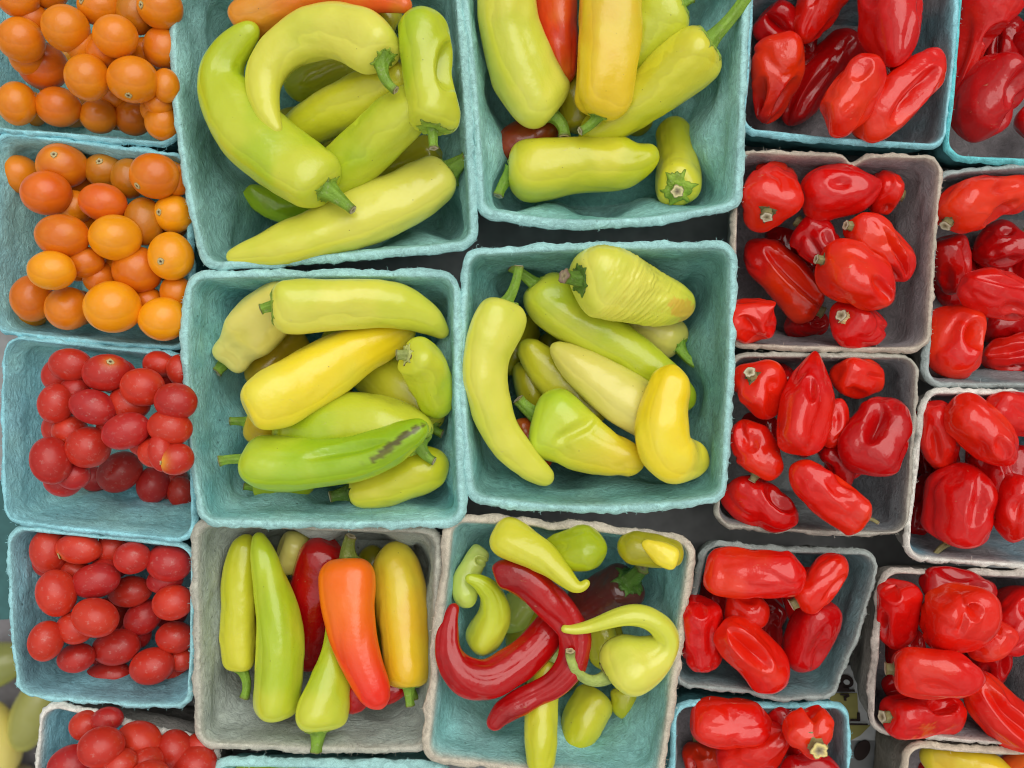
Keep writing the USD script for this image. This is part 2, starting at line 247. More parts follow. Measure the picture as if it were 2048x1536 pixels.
B['R3']['notch'] = [(1712, 312, 0.005, 0.006)]; B['P6']['notch'] = [(1105, 1042, 0.006, 0.005)]; B['R7']['notch'] = [(1560, 1400, 0.012, -0.004)]
def outline(b, n):
    """n rim points (world xy) and their outward normals, starting mid top edge"""
    c = np.array(b['corners'], float)
    pts = []
    for k in range(4):
        p, q = c[k], c[(k + 1) % 4]
        t = np.linspace(0, 1, 60, endpoint=False)[:, None]
        d = (q - p) / np.linalg.norm(q - p); nrm = np.array([d[1], -d[0]])
        pts.append(p + (q - p) * t + nrm * b['bulge'][k] * 4 * t * (1 - t))
    pts = np.vstack(pts)
    w = W(pts[:, 0], pts[:, 1], b['zr'])[:, :2]
    from shapely.geometry import Polygon
    r = b['rad'] * (CAM_H - b['zr']) / F_PX
    g = Polygon(w).buffer(-r, quad_segs=12).buffer(r - 0.45 * b['lip'], quad_segs=12)
    ring = g.exterior
    xy = np.array([ring.interpolate(s, normalized=True).coords[0] for s in np.linspace(0, 1, n, endpoint=False)])
    if Polygon(xy).exterior.is_ccw is False: xy = xy[::-1]
    start = np.argmax(xy[:, 1] - 0.3 * np.abs(xy[:, 0] - xy[:, 0].mean())); xy = np.roll(xy, -start, 0)
    tg = np.roll(xy, -1, 0) - np.roll(xy, 1, 0); tg /= np.linalg.norm(tg, axis=1, keepdims=True)
    return xy, np.stack([tg[:, 1], -tg[:, 0]], 1)
basket_seed = {}
for bi, (key, b) in enumerate(B.items()):
    n = 300
    xy, nr = outline(b, n)
    cen = xy.mean(0); zr, dep = b['zr'], b['depth']
    b['xy'], b['cen'] = xy, cen
    half = np.sqrt(np.abs(np.cross(xy, np.roll(xy, -1, 0)).sum()) / 2) / 2
    b['k'] = k = b['taper'] * dep / half
    a = np.linspace(0, 2 * np.pi, n, endpoint=False)
    circ = np.stack([np.cos(a) * 1.5, np.sin(a) * 1.5], 1)
    def wob(freq, seed): return meshkit.fbm(np.concatenate([circ * freq, np.full((n, 1), seed * 3.7 + bi * 11.3)], 1), 3, seed + bi) - 0.5
    rimz = 0.004 * wob(2, 1) + 0.0012 * wob(9, 2)
    torn = 0.0040 * wob(5, 3) + 0.0015 * wob(16, 14) + 0.0011 * wob(42, 4)
    for (qx, qy, wd, dp) in b.get('notch', ()):
        q = W(qx, qy, zr)[:2]; gn = np.exp(-((np.hypot(*(xy - q).T)) / wd) ** 2); rimz = rimz - dp * gn; xy = xy - nr * (0.6 * dp * gn)[:, None]
    th = 0.0024
    # profile of the shell: (depth fraction u along the wall, extra outward offset, zoff, side) ; side 0 inner 1 lip 2 outer
    prof = []
    for f in np.linspace(0, 1, 9): prof.append(('floor', f, 0))
    for u in np.linspace(1.0, 0.0, 22)[0:]: prof.append(('wall', u, 0))
    for g in (0.25, 0.5, 0.75, 1.0): prof.append(('lip', g, 1))
    prof.append(('edge', 0, 1)); prof.append(('under', 0, 2))
    for u in np.linspace(0.05, 1.0, 10): prof.append(('outer', u, 2))
    for f in (0.97, 0.6, 0.02): prof.append(('outfloor', f, 2))
    rings, cols = [], []
    side_ph = a * 4
    base_shift = np.array([0.0, 0.0])
    for kind, u, s in prof:
        if kind == 'floor':
            sc = (1 - k) * (0.02 + 0.93 * u); p = cen + (xy - cen) * sc; z = np.full(n, zr - dep) + 0.0015 * (1 - u) * 0
            z = z + 0.0012 * (meshkit.fbm(np.c_[p * 60, z * 0 + bi], 3, 5) - 0.5)
            c = b['inner2']
            p3 = np.c_[p, z]
        elif kind in ('wall', 'outer'):
            uu = u
            # the wall meets the floor in a fillet
            e = smoothstep(0.78, 1.0, uu)
            sc = 1 - k * (uu - 0.06 * e) - 0.05 * (1 - k) * smoothstep(0.86, 1.0, uu) * (1 if kind == 'wall' else 0.9)
            p = cen + (xy - cen) * sc
            z = zr + rimz * (1 - uu) ** 2 - dep * (1 - (1 - min(uu, 1)) ** 1.0) + dep * 0.05 * (1 - smoothstep(0.9, 1.0, uu)) * e
            z = np.broadcast_to(z, (n,)).copy()
            ripple = 0.0
            if b['quart']:      # scalloped ribs in the lower wall
                ripple = 0.0052 * smoothstep(0.22, 0.5, uu) * (1 - smoothstep(0.8, 1.0, uu)) * np.cos(a * 8 + bi)
                ripple = ripple + 0.0012 * smoothstep(0.1, 0.2, uu) * (1 - smoothstep(0.22, 0.34, uu))
            else:
                ripple = 0.0014 * smoothstep(0.15, 0.25, uu) * (1 - smoothstep(0.35, 0.55, uu)) + 0.0010 * np.cos(a * 12 + bi) * smoothstep(0.4, 0.7, uu) * (1 - smoothstep(0.85, 1, uu))
            p = p + nr * np.broadcast_to(ripple, (n,))[:, None]
            if kind == 'outer': p = p + nr * th; z = z - 0.001 * uu
            p3 = np.c_[p, z]
            dsp = 0.0044 * (meshkit.fbm(p3 * np.array([45, 45, 70]) + bi * 3, 3, 6) - 0.5) + 0.0013 * (meshkit.fbm(p3 * 260 + bi * 3, 2, 8) - 0.5)
            fade = smoothstep(0.0, 0.1, uu) * 0.85 + 0.15
            p3[:, :2] += nr * (dsp * fade)[:, None]
            mixn = np.clip(0.5 + 2.4 * (meshkit.fbm(p3 * np.array([45, 45, 20]) + bi * 5, 3, 12) - 0.5), 0, 1)[:, None]
            c = b['inner'] * (1 - mixn) + b['inner2'] * mixn
            if kind == 'outer': c = b['ext'] * (0.94 + 0.12 * mixn)
            else: c = c + (b['rim'] - c) * (1 - smoothstep(0.0, 0.07, uu)) * 0.8
        elif kind == 'lip':
            p = xy + nr * ((b['lip'] + torn) * u)[:, None]; z = zr + rimz - 0.0004 * (2 * u) ** 2 + 0.0007 * math.sin(u * 3.1)
            p3 = np.c_[p, z]; c = b['rim'] * 1.0
        elif kind == 'edge':
            p = xy + nr * (b['lip'] + torn + 0.0002)[:, None]; p3 = np.c_[p, zr + rimz - 0.0030]; c = b['rim'] * 0.96
        elif kind == 'under':
            p = xy + nr * th; p3 = np.c_[p, zr + rimz - 0.0036]; c = b['ext']
        else:
            p = cen + (xy - cen) * (1 - k) * u; p3 = np.c_[p, np.full(n, zr - dep - 0.0016)]; c = b['ext']
        rings.append(p3); cols.append(np.broadcast_to(c, (n, 3)))
    v = np.vstack(rings); m = len(prof)
    f = ring_faces(m, n)
    v = np.vstack([v, rings[0].mean(0), rings[-1].mean(0)])
    j = np.arange(n)
    f = np.vstack([f, np.c_[np.full(n, m * n), (j + 1) % n, j], np.c_[np.full(n, m * n + 1), (m - 1) * n + j, (m - 1) * n + (j + 1) % n]])
    f = f[:, ::-1]
    tri = v[f]
    if (np.einsum('ij,ij->i', tri[:, 0], np.cross(tri[:, 1], tri[:, 2]))).sum() < 0: f = f[:, ::-1]
    col = np.vstack(cols + [b['inner2'][None], b['ext'][None]])
    base = (*cen, zr - dep - 0.0016)
    t = thing('produce_basket', b['label'], 'basket', base, 'moulded pulp baskets standing side by side')
    part(t, 'shell', v, f, M_PULP, col, base)
    # loose fibres along the torn edge
    fr = np.random.default_rng(100 + bi); cnt = 130 if b['quart'] else 100
    lipring = rings[9 + 22 + 3]; innerring = rings[9 + 21]
    pts = []
    for _ in range(cnt):
        i = fr.integers(n); o = lipring[i] if fr.random() < 0.7 else innerring[i]
        sgn = 1 if o is lipring[i] or np.allclose(o, lipring[i]) else -1
        d = np.array([*(nr[i] * sgn * fr.uniform(0.2, 1)), fr.uniform(-0.6, 0.8)]) + fr.normal(0, 0.5, 3) * 0.8
        d /= np.linalg.norm(d); L = fr.uniform(0.0005, 0.0016) * (1.9 if fr.random() < 0.05 else 1)
        e = d + fr.normal(0, 0.5, 3)
        pts += [o - d * 0.0004, o + d * L * 0.4, o + (d * 0.5 + e * 0.3) * L, o + e / np.linalg.norm(e) * L]
    cu = UsdGeom.BasisCurves.Define(stage, str(t.GetPath()) + '/torn_fibres')
    cu.CreateTypeAttr('linear'); cu.CreateCurveVertexCountsAttr(Vt.IntArray([4] * cnt))
    cu.CreatePointsAttr(Vt.Vec3fArray.FromNumpy((np.array(pts) - np.array(base)).astype(np.float32)))
    cu.CreateWidthsAttr(Vt.FloatArray([0.00011])); cu.SetWidthsInterpolation('constant')
    fk = '_'.join(str(int(x * 255)) for x in b['rim'])
    if not stage.GetPrimAtPath('/World/Looks/fibre_' + fk): plain('fibre_' + fk, np.minimum(b['rim'] * 1.1, 0.85), 0.9)
    UsdShade.MaterialBindingAPI.Apply(cu.GetPrim()).Bind(UsdShade.Material.Get(stage, '/World/Looks/fibre_' + fk))
    tag(cu.GetPrim(), None, None, None, 'stuff')
    # collision height field
    lo, hi = xy.min(0) - 0.03, xy.max(0) + 0.03; cell = 0.0015
    X = np.arange(lo[0], hi[0], cell); Y = np.arange(lo[1], hi[1], cell)
    gx, gy = np.meshgrid(X, Y, indexing='ij')
    rel = xy - cen; ang = np.arctan2(rel[:, 1], rel[:, 0]); o = np.argsort(ang)
    R = np.interp(np.arctan2(gy - cen[1], gx - cen[0]), ang[o], np.hypot(*rel.T)[o], period=2 * np.pi)
    rho = np.hypot(gx - cen[0], gy - cen[1]) / R - 0.035
    Hf = zr - dep * np.clip((1 - rho) / k, 0, 1)
    Hf[rho > 1.02] = 0
    b['H'], b['X'], b['Y'], b['cell'] = Hf, X, Y, cell

# ------------------------------------------------------------------ resting things on what lies below them
def discs(b, P, R, soft=1.0):
    """cells below spheres (P, R): their indices, the lowest and the highest z of the spheres there"""
    lo, hi = (P[:, :2] - R[:, None]).min(0), (P[:, :2] + R[:, None]).max(0)
    i0, i1 = np.clip(np.searchsorted(b['X'], [lo[0], hi[0]]), 0, len(b['X'])); j0, j1 = np.clip(np.searchsorted(b['Y'], [lo[1], hi[1]]), 0, len(b['Y']))
    gx, gy = np.meshgrid(b['X'][i0:i1], b['Y'][j0:j1], indexing='ij')
    d2 = (gx[..., None] - P[:, 0]) ** 2 + (gy[..., None] - P[:, 1]) ** 2
    h = np.sqrt(np.maximum(R ** 2 - d2, 0)); inside = d2 < R ** 2
    bot = np.where(inside, P[:, 2] - h * soft, 9).min(-1); top = np.where(inside, P[:, 2] + h, -9).max(-1)
    ok = inside.any(-1)
    return (slice(i0, i1), slice(j0, j1)), ok, gx, gy, bot, top
def settle(b, place, tilt=True, shrink=0.98, slope=0.3, soft=0.3):
    """place(z0, sx, sy) -> sphere centres and radii (world) for the plane z0 + sx x + sy y. Lowest resting pose."""
    z0, sx, sy = b['zr'] - 0.02, 0.0, 0.0
    for it in range(4):
        P, R = place(z0, sx, sy)
        sl, ok, gx, gy, bot, top = discs(b, P, R * shrink, soft)
        need = b['H'][sl][ok] - bot[ok]                     # extra lift needed at each cell
        x, y = gx[ok], gy[ok]; cx, cy = P[:, 0].mean(), P[:, 1].mean()
        if len(need) == 0: break
        if not tilt:
            z0 += need.max(); continue
        idx = np.argsort(-need)[:500] if len(need) > 500 else slice(None)
        r = linprog([1, 0, 0], A_ub=np.c_[-np.ones(len(need)), -(x - cx), -(y - cy)], b_ub=-need,
                    bounds=[(None, None), (-slope - sx, slope - sx), (-slope - sy, slope - sy)], method='highs')
        if r.status != 0: z0 += need.max(); continue
        l, tx, ty = r.x
        sx, sy = sx + tx, sy + ty; z0 = z0 + l - tx * cx - ty * cy
    P, R = place(z0, sx, sy)
    return z0 - max(0.0, (P[:, 2] + R).max() - b['zr'] - 0.036), sx, sy
def stamp(b, P, R):
    sl, ok, gx, gy, bot, top = discs(b, P, R * 0.97)
    h = b['H'][sl]; h[ok] = np.maximum(h[ok], top[ok])

# ------------------------------------------------------------------ peppers
C = {  # shoulder colour, tip colour, blotch colour, amount of blotch
 'pale': ((212, 208, 84), (204, 202, 68), (184, 196, 52), 0.5),
 'lime': ((190, 196, 56), (172, 186, 34), (152, 180, 26), 0.7),
 'green': ((152, 184, 34), (138, 174, 24), (182, 196, 54), 0.6),
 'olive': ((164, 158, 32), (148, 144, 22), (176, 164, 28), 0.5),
 'yellow': ((230, 210, 52), (230, 200, 30), (216, 210, 72), 0.5),
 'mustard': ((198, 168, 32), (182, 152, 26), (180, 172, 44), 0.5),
 'cream': ((214, 204, 108), (208, 198, 92), (198, 194, 70), 0.5),
 'ygreen': ((200, 196, 52), (184, 186, 34), (212, 202, 58), 0.5),
 'orangeflame': ((232, 112, 12), (222, 40, 16), (234, 84, 14), 0.3),
 'orangered': ((226, 84, 30), (214, 46, 24), (236, 150, 40), 0.5),
 'orangegold': ((214, 130, 34), (222, 84, 36), (206, 150, 44), 0.5),
 'gold': ((220, 186, 36), (206, 188, 50), (214, 160, 26), 0.6),
 'greengold': ((176, 198, 52), (214, 190, 40), (160, 190, 36), 0.5),
 'ogreen': ((164, 176, 28), (150, 168, 22), (176, 182, 40), 0.5),
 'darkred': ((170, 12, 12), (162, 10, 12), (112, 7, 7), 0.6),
 'crimson': ((172, 12, 12), (166, 10, 12), (130, 8, 8), 0.5),
 'red': ((200, 16, 12), (192, 12, 10), (214, 34, 12), 0.6),
 'scarlet': ((212, 32, 12), (206, 18, 10), (222, 56, 14), 0.6),
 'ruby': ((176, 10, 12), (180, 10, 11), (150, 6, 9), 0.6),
 'dull': ((150, 62, 22), (138, 50, 20), (120, 80, 26), 0.5),
 'brown': ((86, 44, 40), (120, 30, 26), (60, 50, 34), 0.6),
 'palegreen': ((188, 200, 100), (180, 196, 84), (200, 206, 110), 0.4),
}
GREEN_STEM, TAN = lin((104, 132, 44)), lin((176, 166, 138))
ITEMS = []          # filled below: dicts in the order in which they lie, lowest first

def spline(pts, n=90):
    m_ = max(map(len, pts)); pts = np.array([tuple(q) + (0.0,) * (m_ - len(q)) for q in pts], float); d = np.r_[0, np.cumsum(np.sqrt((np.diff(pts[:, :2], axis=0) ** 2).sum(1)))]
    t = np.linspace(0, d[-1], n)
    xy = CubicSpline(d, pts[:, :2])(t) if len(pts) > 2 else np.stack([np.interp(t, d, pts[:, i]) for i in (0, 1)], 1)
    r = PchipInterpolator(d, pts[:, 2])(t)
    dz = PchipInterpolator(d, pts[:, 3])(t) if pts.shape[1] > 3 else np.zeros(n)
    return xy, r, dz
def inside(it):
    """keeps what lies in a basket inside its walls"""
    c = np.array(B[it['b']]['corners'], float); k = it.get('keep', 0.72)
    def push(x, y, r):
        for _ in range(3):
            for i in range(4):
                p, q = c[i], c[(i + 1) % 4]; d = (q - p) / np.linalg.norm(q - p); nrm = np.array([-d[1], d[0]])
                dist = (np.array([x, y]) - p) @ nrm
                if dist < r * k: x, y = np.array([x, y]) + nrm * (r * k - dist)
        return float(x), float(y)
    if it['kind'] == 'p':
        if not it.get('over'): it['pts'] = [(*push(*q[:3]), *q[2:]) for q in it['pts']]
    else:
        x, y, rx, ry, an = it['e']; it['e'] = (*push(x, y, (rx + ry) / 2), rx, ry, an)
def capped(s, L, r, r0, r1, blunt):
    cs, ct = min(0.85 * r0, 0.35 * L), min(1.15 * r1, 0.3 * L)
    a = np.clip(1 - s / cs, 0, 1); c = np.clip(1 - (L - s) / max(ct, 1e-6), 0, 1)
    return r * (1 - a ** blunt) ** (1 / blunt) * (1 - c ** 2) ** 0.5

def make_pepper(it, seed):
    if it['kind'] == 'p' and it.get('name') == 'mini_pepper' and not it.get('face'):      # narrow tips
        q = [list(x) for x in it['pts']]; q[-1][2] *= 0.72
        for x in q: x[2] *= 0.97
        it['pts'] = [tuple(x) for x in q]
    inside(it); b = B[it['b']]; g = np.random.default_rng(seed)
    xy, r, dz = spline(it['pts'])
    seg = np.r_[0, np.cumsum(np.sqrt((np.diff(xy, axis=0) ** 2).sum(1)))]
    rc = capped(seg, seg[-1], r, r[0], r[-1], 2.4)
    sub = np.arange(2, len(xy), 4)
    def place(z0, sx, sy, idx=sub):
        z = np.full(len(idx), z0)
        for _ in range(3):
            p = W(xy[idx, 0], xy[idx, 1], z); z = z0 + sx * p[:, 0] + sy * p[:, 1] + dz[idx]
        p = W(xy[idx, 0], xy[idx, 1], z)
        return p, rc[idx] * (CAM_H - z) / F_PX
    face = it.get('face', False)
    if 'z' in it: z0, sx, sy = it['z'], 0, 0
    else: z0, sx, sy = settle(b, place, not face, slope=it.get('slope', 0.3), soft=it.get('soft', -0.2))
    lift = it.get('lift', 0.0); z0 += lift
    P, R = place(z0, sx, sy); stamp(b, P, R)
    allp, _ = place(z0, sx, sy, np.arange(len(xy)))
    rw = r * (CAM_H - allp[:, 2]) / F_PX
    # sweep
    red = it['c'] in ('red', 'scarlet', 'ruby')
    ns, nth = (84, 68) if red else (170, 130) if it.get('wr') else (70, 56)
    s_all = np.r_[0, np.cumsum(np.linalg.norm(np.diff(allp, axis=0), axis=1))]; L = s_all[-1]
    u = np.linspace(0, 1, ns + 2)[1:-1]; s = L * (0.45 * u + 0.55 * (1 - np.cos(np.pi * u)) / 2)
    ctr = np.stack([np.interp(s, s_all, allp[:, i]) for i in range(3)], 1); rr = np.interp(s, s_all, rw)
    T = np.gradient(ctr, s, axis=0); T /= np.linalg.norm(T, axis=1, keepdims=True)
    N = np.zeros_like(T); up = np.array([0, 0, 1.0])
    v0 = up - T[0] * (up @ T[0]); 
    if np.linalg.norm(v0) < 0.2: v0 = np.array([0, 1.0, 0]) - T[0] * T[0, 1]
    N[0] = v0 / np.linalg.norm(v0)
    for i in range(1, ns):
        v = N[i - 1] - T[i] * (N[i - 1] @ T[i]); N[i] = v / np.linalg.norm(v)
    Bn = np.cross(T, N)
    cap = capped(s, L, np.ones(ns), rw[0], rw[-1], it.get('blunt', 2.4 if red else 2.65))
    th = np.linspace(0, 2 * np.pi, nth, endpoint=False)
    lob = it.get('lobe', 0.075 if red else 0.045); nl = it.get('nl', 3); ph = g.uniform(0, 6.28); tw = g.uniform(-1.2, 1.2)
    fr = s / L
    lobes = 1 + lob * (1 - 0.5 * fr + 1.0 * np.exp(-s / (1.3 * rw[0])))[:, None] * np.cos(nl * th[None] + ph + tw * fr[:, None]) + (0.05 if red else 0.025) * np.cos(2 * th[None] + g.uniform(0, 6.28) + fr[:, None] * 2)
    rad = (rr * cap)[:, None] * lobes
    dirs = np.cos(th)[None, :, None] * N[:, None] + np.sin(th)[None, :, None] * Bn[:, None]
    pos = ctr[:, None] + dirs * rad[..., None]
    rm = rw.max()
    na = it.get('na', 0.18 if red else 0.13)
    d = na * rm * 2 * (meshkit.fbm(pos / (1.9 * rm) + seed * 1.7, 2, seed) - 0.5) + 0.32 * na * rm * 2 * (meshkit.fbm(pos / (0.7 * rm) + seed, 2, seed + 3) - 0.5)
    # lengthwise creases
    cr = it.get('crease', 0.08 if red else 0.03)
    rid = np.abs(2 * meshkit.fbm(np.stack([np.cos(th)[None] * 1.0 + 0 * fr[:, None], np.sin(th)[None] * 1.0 + 0 * fr[:, None], np.repeat(fr[:, None] * 1.6, nth, 1)], -1) + seed * 2.3, 2, seed + 5) - 1)
    d -= cr * rm * (1 - smoothstep(0.0, 0.28, rid)) * smoothstep(0.02, 0.25, fr)[:, None] * smoothstep(0.0, 0.15, 1 - fr)[:, None]
    if it.get('wr'):
        wn = meshkit.fbm(np.stack([th[None] * 2.6 + fr[:, None] * 14, fr[:, None] * 52 + th[None] * 5, fr[:, None] * 0 + 0 * th[None]], -1) + seed, 2, seed)
        d += it['wr'] * rm * (np.abs(2 * wn - 1) - 0.2) * np.exp(-((fr - 0.45) / 0.3) ** 2)[:, None]
    d *= np.minimum(1, (cap * rr / rm) * 1.6)[:, None]
    if red and not it.get('nodent'):
        for q in range(it.get('nd', 2)):
            s0, t0 = g.uniform(0.3, 0.8), g.uniform(-1.2, 1.2)
            ls, lw, dp = g.uniform(0.15, 0.34) * L, g.uniform(0.22, 0.5) * rm, g.uniform(0.16, 0.36) * rm
            dth = (th[None] - t0 + np.pi) % (2 * np.pi) - np.pi
            q2 = ((s[:, None] - s0 * L) / ls) ** 2 + (rr[:, None] * dth / lw) ** 2
            d -= dp * np.clip(1 - q2, 0, 1) ** 1.5
    for (dx, dy, ra, rb, an, dp) in it.get('dents', ()):        # dents where the photograph shows them, pressed into the top
        i = np.argmin((xy[:, 0] - dx) ** 2 + (xy[:, 1] - dy) ** 2); zt = allp[i, 2] + rw[i] * 0.85
        c = W(dx, dy, zt); sc = (CAM_H - zt) / F_PX; an = math.radians(an)
        ex, ey = (pos[..., 0] - c[0]) / sc, -(pos[..., 1] - c[1]) / sc
        e1, e2 = ex * math.cos(an) + ey * math.sin(an), -ex * math.sin(an) + ey * math.cos(an)
        q2 = (e1 / ra) ** 2 + (e2 / rb) ** 2
        d -= dp * sc * 1.55 * np.clip(1 - q2, 0, 1) ** 0.9 * smoothstep(0.0, 0.35, dirs[..., 2]) - 0.16 * dp * sc * np.exp(-((np.sqrt(q2) - 1.15) / 0.2) ** 2) * smoothstep(0, 0.3, dirs[..., 2])
    pos = pos + dirs * d[..., None]
    dim = it.get('dimple', 0.22) * rw[0]
    rho = rr * cap
    pull = dim * np.exp(-(rho / (0.5 * rw[0])) ** 2) * (s < L / 2)
    pos = pos + (T * pull[:, None])[:, None]
    pole0, pole1 = allp[0] + T[0] * dim, allp[-1]
    v = np.vstack([pos.reshape(-1, 3), pole0, pole1]); m = ns * nth
    f = ring_faces(ns, nth)
    j = np.arange(nth)
    f = np.vstack([f, np.c_[np.full(nth, m), (j + 1) % nth, j], np.c_[np.full(nth, m + 1), (ns - 1) * nth + j, (ns - 1) * nth + (j + 1) % nth]])
    # own colour
    c0, c1, c2, am = C[it['c']]
    c0, c1, c2 = lin(c0, 0.92), lin(c1, 0.92), lin(c2, 0.92)
    t = smoothstep(0.1, 0.9, np.r_[np.repeat(fr, nth), 0, 1] + 0.25 * (meshkit.fbm(v * 40 + seed, 2, seed) - 0.5))[:, None]
    col = c0 + (c1 - c0) * t
    bl = smoothstep(0.45, 0.72, meshkit.fbm(v * np.array([38, 38, 38]) + seed * 3, 3, seed + 9))[:, None] * am
    col = col + (c2 - col) * bl
    for (dx, dy, rx, an, ry, cc, amt) in it.get('spots', ()):    # stains and ripening patches
        i = np.argmin((xy[:, 0] - dx) ** 2 + (xy[:, 1] - dy) ** 2); zt = allp[i, 2] + rw[i] * 0.8
        c = W(dx, dy, zt); sc = (CAM_H - zt) / F_PX; an = math.radians(an)
        ex, ey = (v[:, 0] - c[0]) / sc, -(v[:, 1] - c[1]) / sc
        e1, e2 = ex * math.cos(an) + ey * math.sin(an), -ex * math.sin(an) + ey * math.cos(an)
        q = np.sqrt((e1 / rx) ** 2 + (e2 / ry) ** 2) + 1.5 * (meshkit.fbm(v * 420 + seed, 3, seed) - 0.5)
        wgt = (1 - smoothstep(0.55, 1.05, q)) * amt * (v[:, 2] > zt - rm * 1.2)
        col = col + (lin(cc) - col) * wgt[:, None]
    base = np.array([*v[:, :2].mean(0), v[:, 2].min()])
    prim = thing(it.get('name', 'pepper'), it['label'], 'pepper', base, it.get('group'))
    part(prim, 'fruit_body', v, f[:, ::-1] if np.einsum('ij,ij->', v[f[:, 0]] - base, np.cross(v[f[:, 1]] - base, v[f[:, 2]] - base)) < 0 else f, M_RED if red or it['c'] in ('darkred', 'crimson', 'brown') else M_WAX, col, base)
    st = it.get('stem')
    if st is not None:
        cal = st.get('cal', 0.52) * rw[0]
        # calyx: a star-edged cap that hugs the shoulder
        kk = 56; lv = 8; nt = st.get('pts', 6)
        edge = cal * (0.80 + 0.30 * np.maximum(0, np.cos(nt * np.linspace(0, 2 * np.pi, kk, endpoint=False) + g.uniform(0, 3))) ** 4 + 0.05 * g.normal(0, 1, kk).clip(-1, 1))
        tk = np.linspace(0, 2 * np.pi, kk, endpoint=False)
        cv = []; half = rho[:ns // 2]; order = np.maximum.accumulate(half) + np.arange(len(half)) * 1e-9
        nrm_off = st.get('thick', 0.0012)
        for q in range(1, lv + 1):
            e = edge * q / lv
            si = np.interp(e, order, np.arange(len(half)))
            i0 = np.clip(np.floor(si).astype(int), 0, ns - 2); w = (si - i0)[:, None]
            tj = tk / (2 * np.pi) * nth; j0 = np.floor(tj).astype(int) % nth; wj = (tj - np.floor(tj))[:, None]
            def at(i): return pos[i, j0] * (1 - wj) + pos[i, (j0 + 1) % nth] * wj
            p = at(i0) * (1 - w) + at(i0 + 1) * w
            p_in = np.clip(e / max(half[0], 1e-9), 0, 1)[:, None]; p = pole0 * (1 - p_in) + p * p_in
            out = -T[0] * 0.8 + dirs[np.clip(i0, 0, ns - 1), j0] * 0.6
            bulge = (0.25 + 1.3 * (1 - q / lv)) * (1 if q < lv else 0.15)
            p = p + out * nrm_off * (bulge + 1.1 * (meshkit.noise(p * 420 + seed)[:, None] - 0.5))
            cv.append(p)
        cv.append(cv[-1] - (-T[0] * 0.8) * 0.0008)
        cv = np.vstack(cv); pc = pole0 - T[0] * nrm_off * 1.6
        vv = np.vstack([cv, pc]); nn = len(cv)
        ff = np.vstack([ring_faces(lv + 1, kk), np.c_[np.full(kk, nn), (np.arange(kk) + 1) % kk, np.arange(kk)]])
        sc_ = lin(st.get('col', (134, 162, 52)))
        nz = meshkit.fbm(vv * 260 + seed, 3, seed)[:, None]
        cc = sc_ * (0.45 + 1.1 * nz); cc[(lv - 1) * kk:-1] *= 0.55
        if st.get('dryedge'): cc[(lv - 1) * kk:] = lin((96, 74, 48))
        cx = part(prim, 'calyx', vv, ff[:, ::-1] if np.dot(np.cross(vv[ff[0, 1]] - vv[ff[0, 0]], vv[ff[0, 2]] - vv[ff[0, 0]]), -T[0]) < 0 else ff, M_STEM, cc, base)
        # stem
        ends = st.get('to')
        if ends is None:
            tx, ty = PX(pole0 - T[0] * st.get('len', 0.006)); ends = [(float(tx), float(ty))]
        r0, r1 = st.get('r', (9, 7)); zp = pole0[2]; sl = st.get('rise', 0.15)
        px0, py0 = PX(pole0)
        kp = [(float(px0), float(py0))] + list(ends)
        z = [zp]; scz = (CAM_H - zp) / F_PX
        for a_, b_ in zip(kp[:-1], kp[1:]): z.append(z[-1] + sl * math.dist(a_, b_) * scz + st.get('up', 0.0) / len(ends))
        kw = np.array([W(x, y, q) for (x, y), q in zip(kp, z)])
        kw[0] = pole0 + T[0] * 0.001
        if st.get('to') is None: kw[-1] = pole0 - T[0] * (dim + st.get('len', 0.006))
        if len(kw) == 2 and not st.get('straight'): kw = np.vstack([kw[0], kw[0] * 0.5 + kw[1] * 0.5 - T[0] * 0.15 * np.linalg.norm(kw[1] - kw[0]), kw[1]])
        dl = np.r_[0, np.cumsum(np.linalg.norm(np.diff(kw, axis=0), axis=1))]; q = np.linspace(0, dl[-1], 18)
        sp = np.stack([(CubicSpline(dl, kw[:, i]) if len(kw) > 2 else PchipInterpolator(dl, kw[:, i]))(q) for i in range(3)], 1)
        t_ = np.gradient(sp, axis=0); t_ /= np.maximum(np.linalg.norm(t_, axis=1, keepdims=True), 1e-9)
        n_ = np.zeros_like(t_); a_ = np.array([0.3, 0.2, 1.0]); a_ = a_ - t_[0] * (a_ @ t_[0])
        if np.linalg.norm(a_) < 0.3: a_ = np.array([1.0, 0.1, 0]) - t_[0] * t_[0, 0]
        n_[0] = a_ / np.linalg.norm(a_)
        for i in range(1, len(sp)):
            w = n_[i - 1] - t_[i] * (n_[i - 1] @ t_[i]); n_[i] = w / np.linalg.norm(w)
        b_ = np.cross(t_, n_); kk = 20; tk = np.linspace(0, 2 * np.pi, kk, endpoint=False)
        fq = q / q[-1]
        rs = (r0 + (r1 - r0) * fq) * scz * (1 + 0.75 * np.exp(-fq * 7) + 0.22 * smoothstep(0.82, 1.0, fq))
        prof_ = rs[:, None] * (1 + 0.10 * np.cos(5 * tk[None] + fq[:, None] * 1.5) + 0.06 * g.normal(0, 1, kk)[None])
        sv = sp[:, None] + prof_[..., None] * (np.cos(tk)[None, :, None] * n_[:, None] + np.sin(tk)[None, :, None] * b_[:, None])
        sv = sv.reshape(-1, 3); ff = ring_faces(len(sp), kk)
        nz = meshkit.fbm(sv * 300 + seed, 3, seed + 1)[:, None]
        stc = lin(st.get('scol', st.get('col', (112, 146, 46)))); cc = stc * (0.6 + 0.8 * nz)
        fe = np.repeat(smoothstep(0.9, 1.0, fq), kk)[:, None]; cc = cc * (1 - 0.6 * fe) + lin((92, 74, 44)) * 0.6 * fe
        so = ff[:, ::-1]
        stem = part(prim, 'stem', sv, so, M_STEM, cc, base)
        # cut face
        e = sv[-kk:]; ctr_ = e.mean(0)
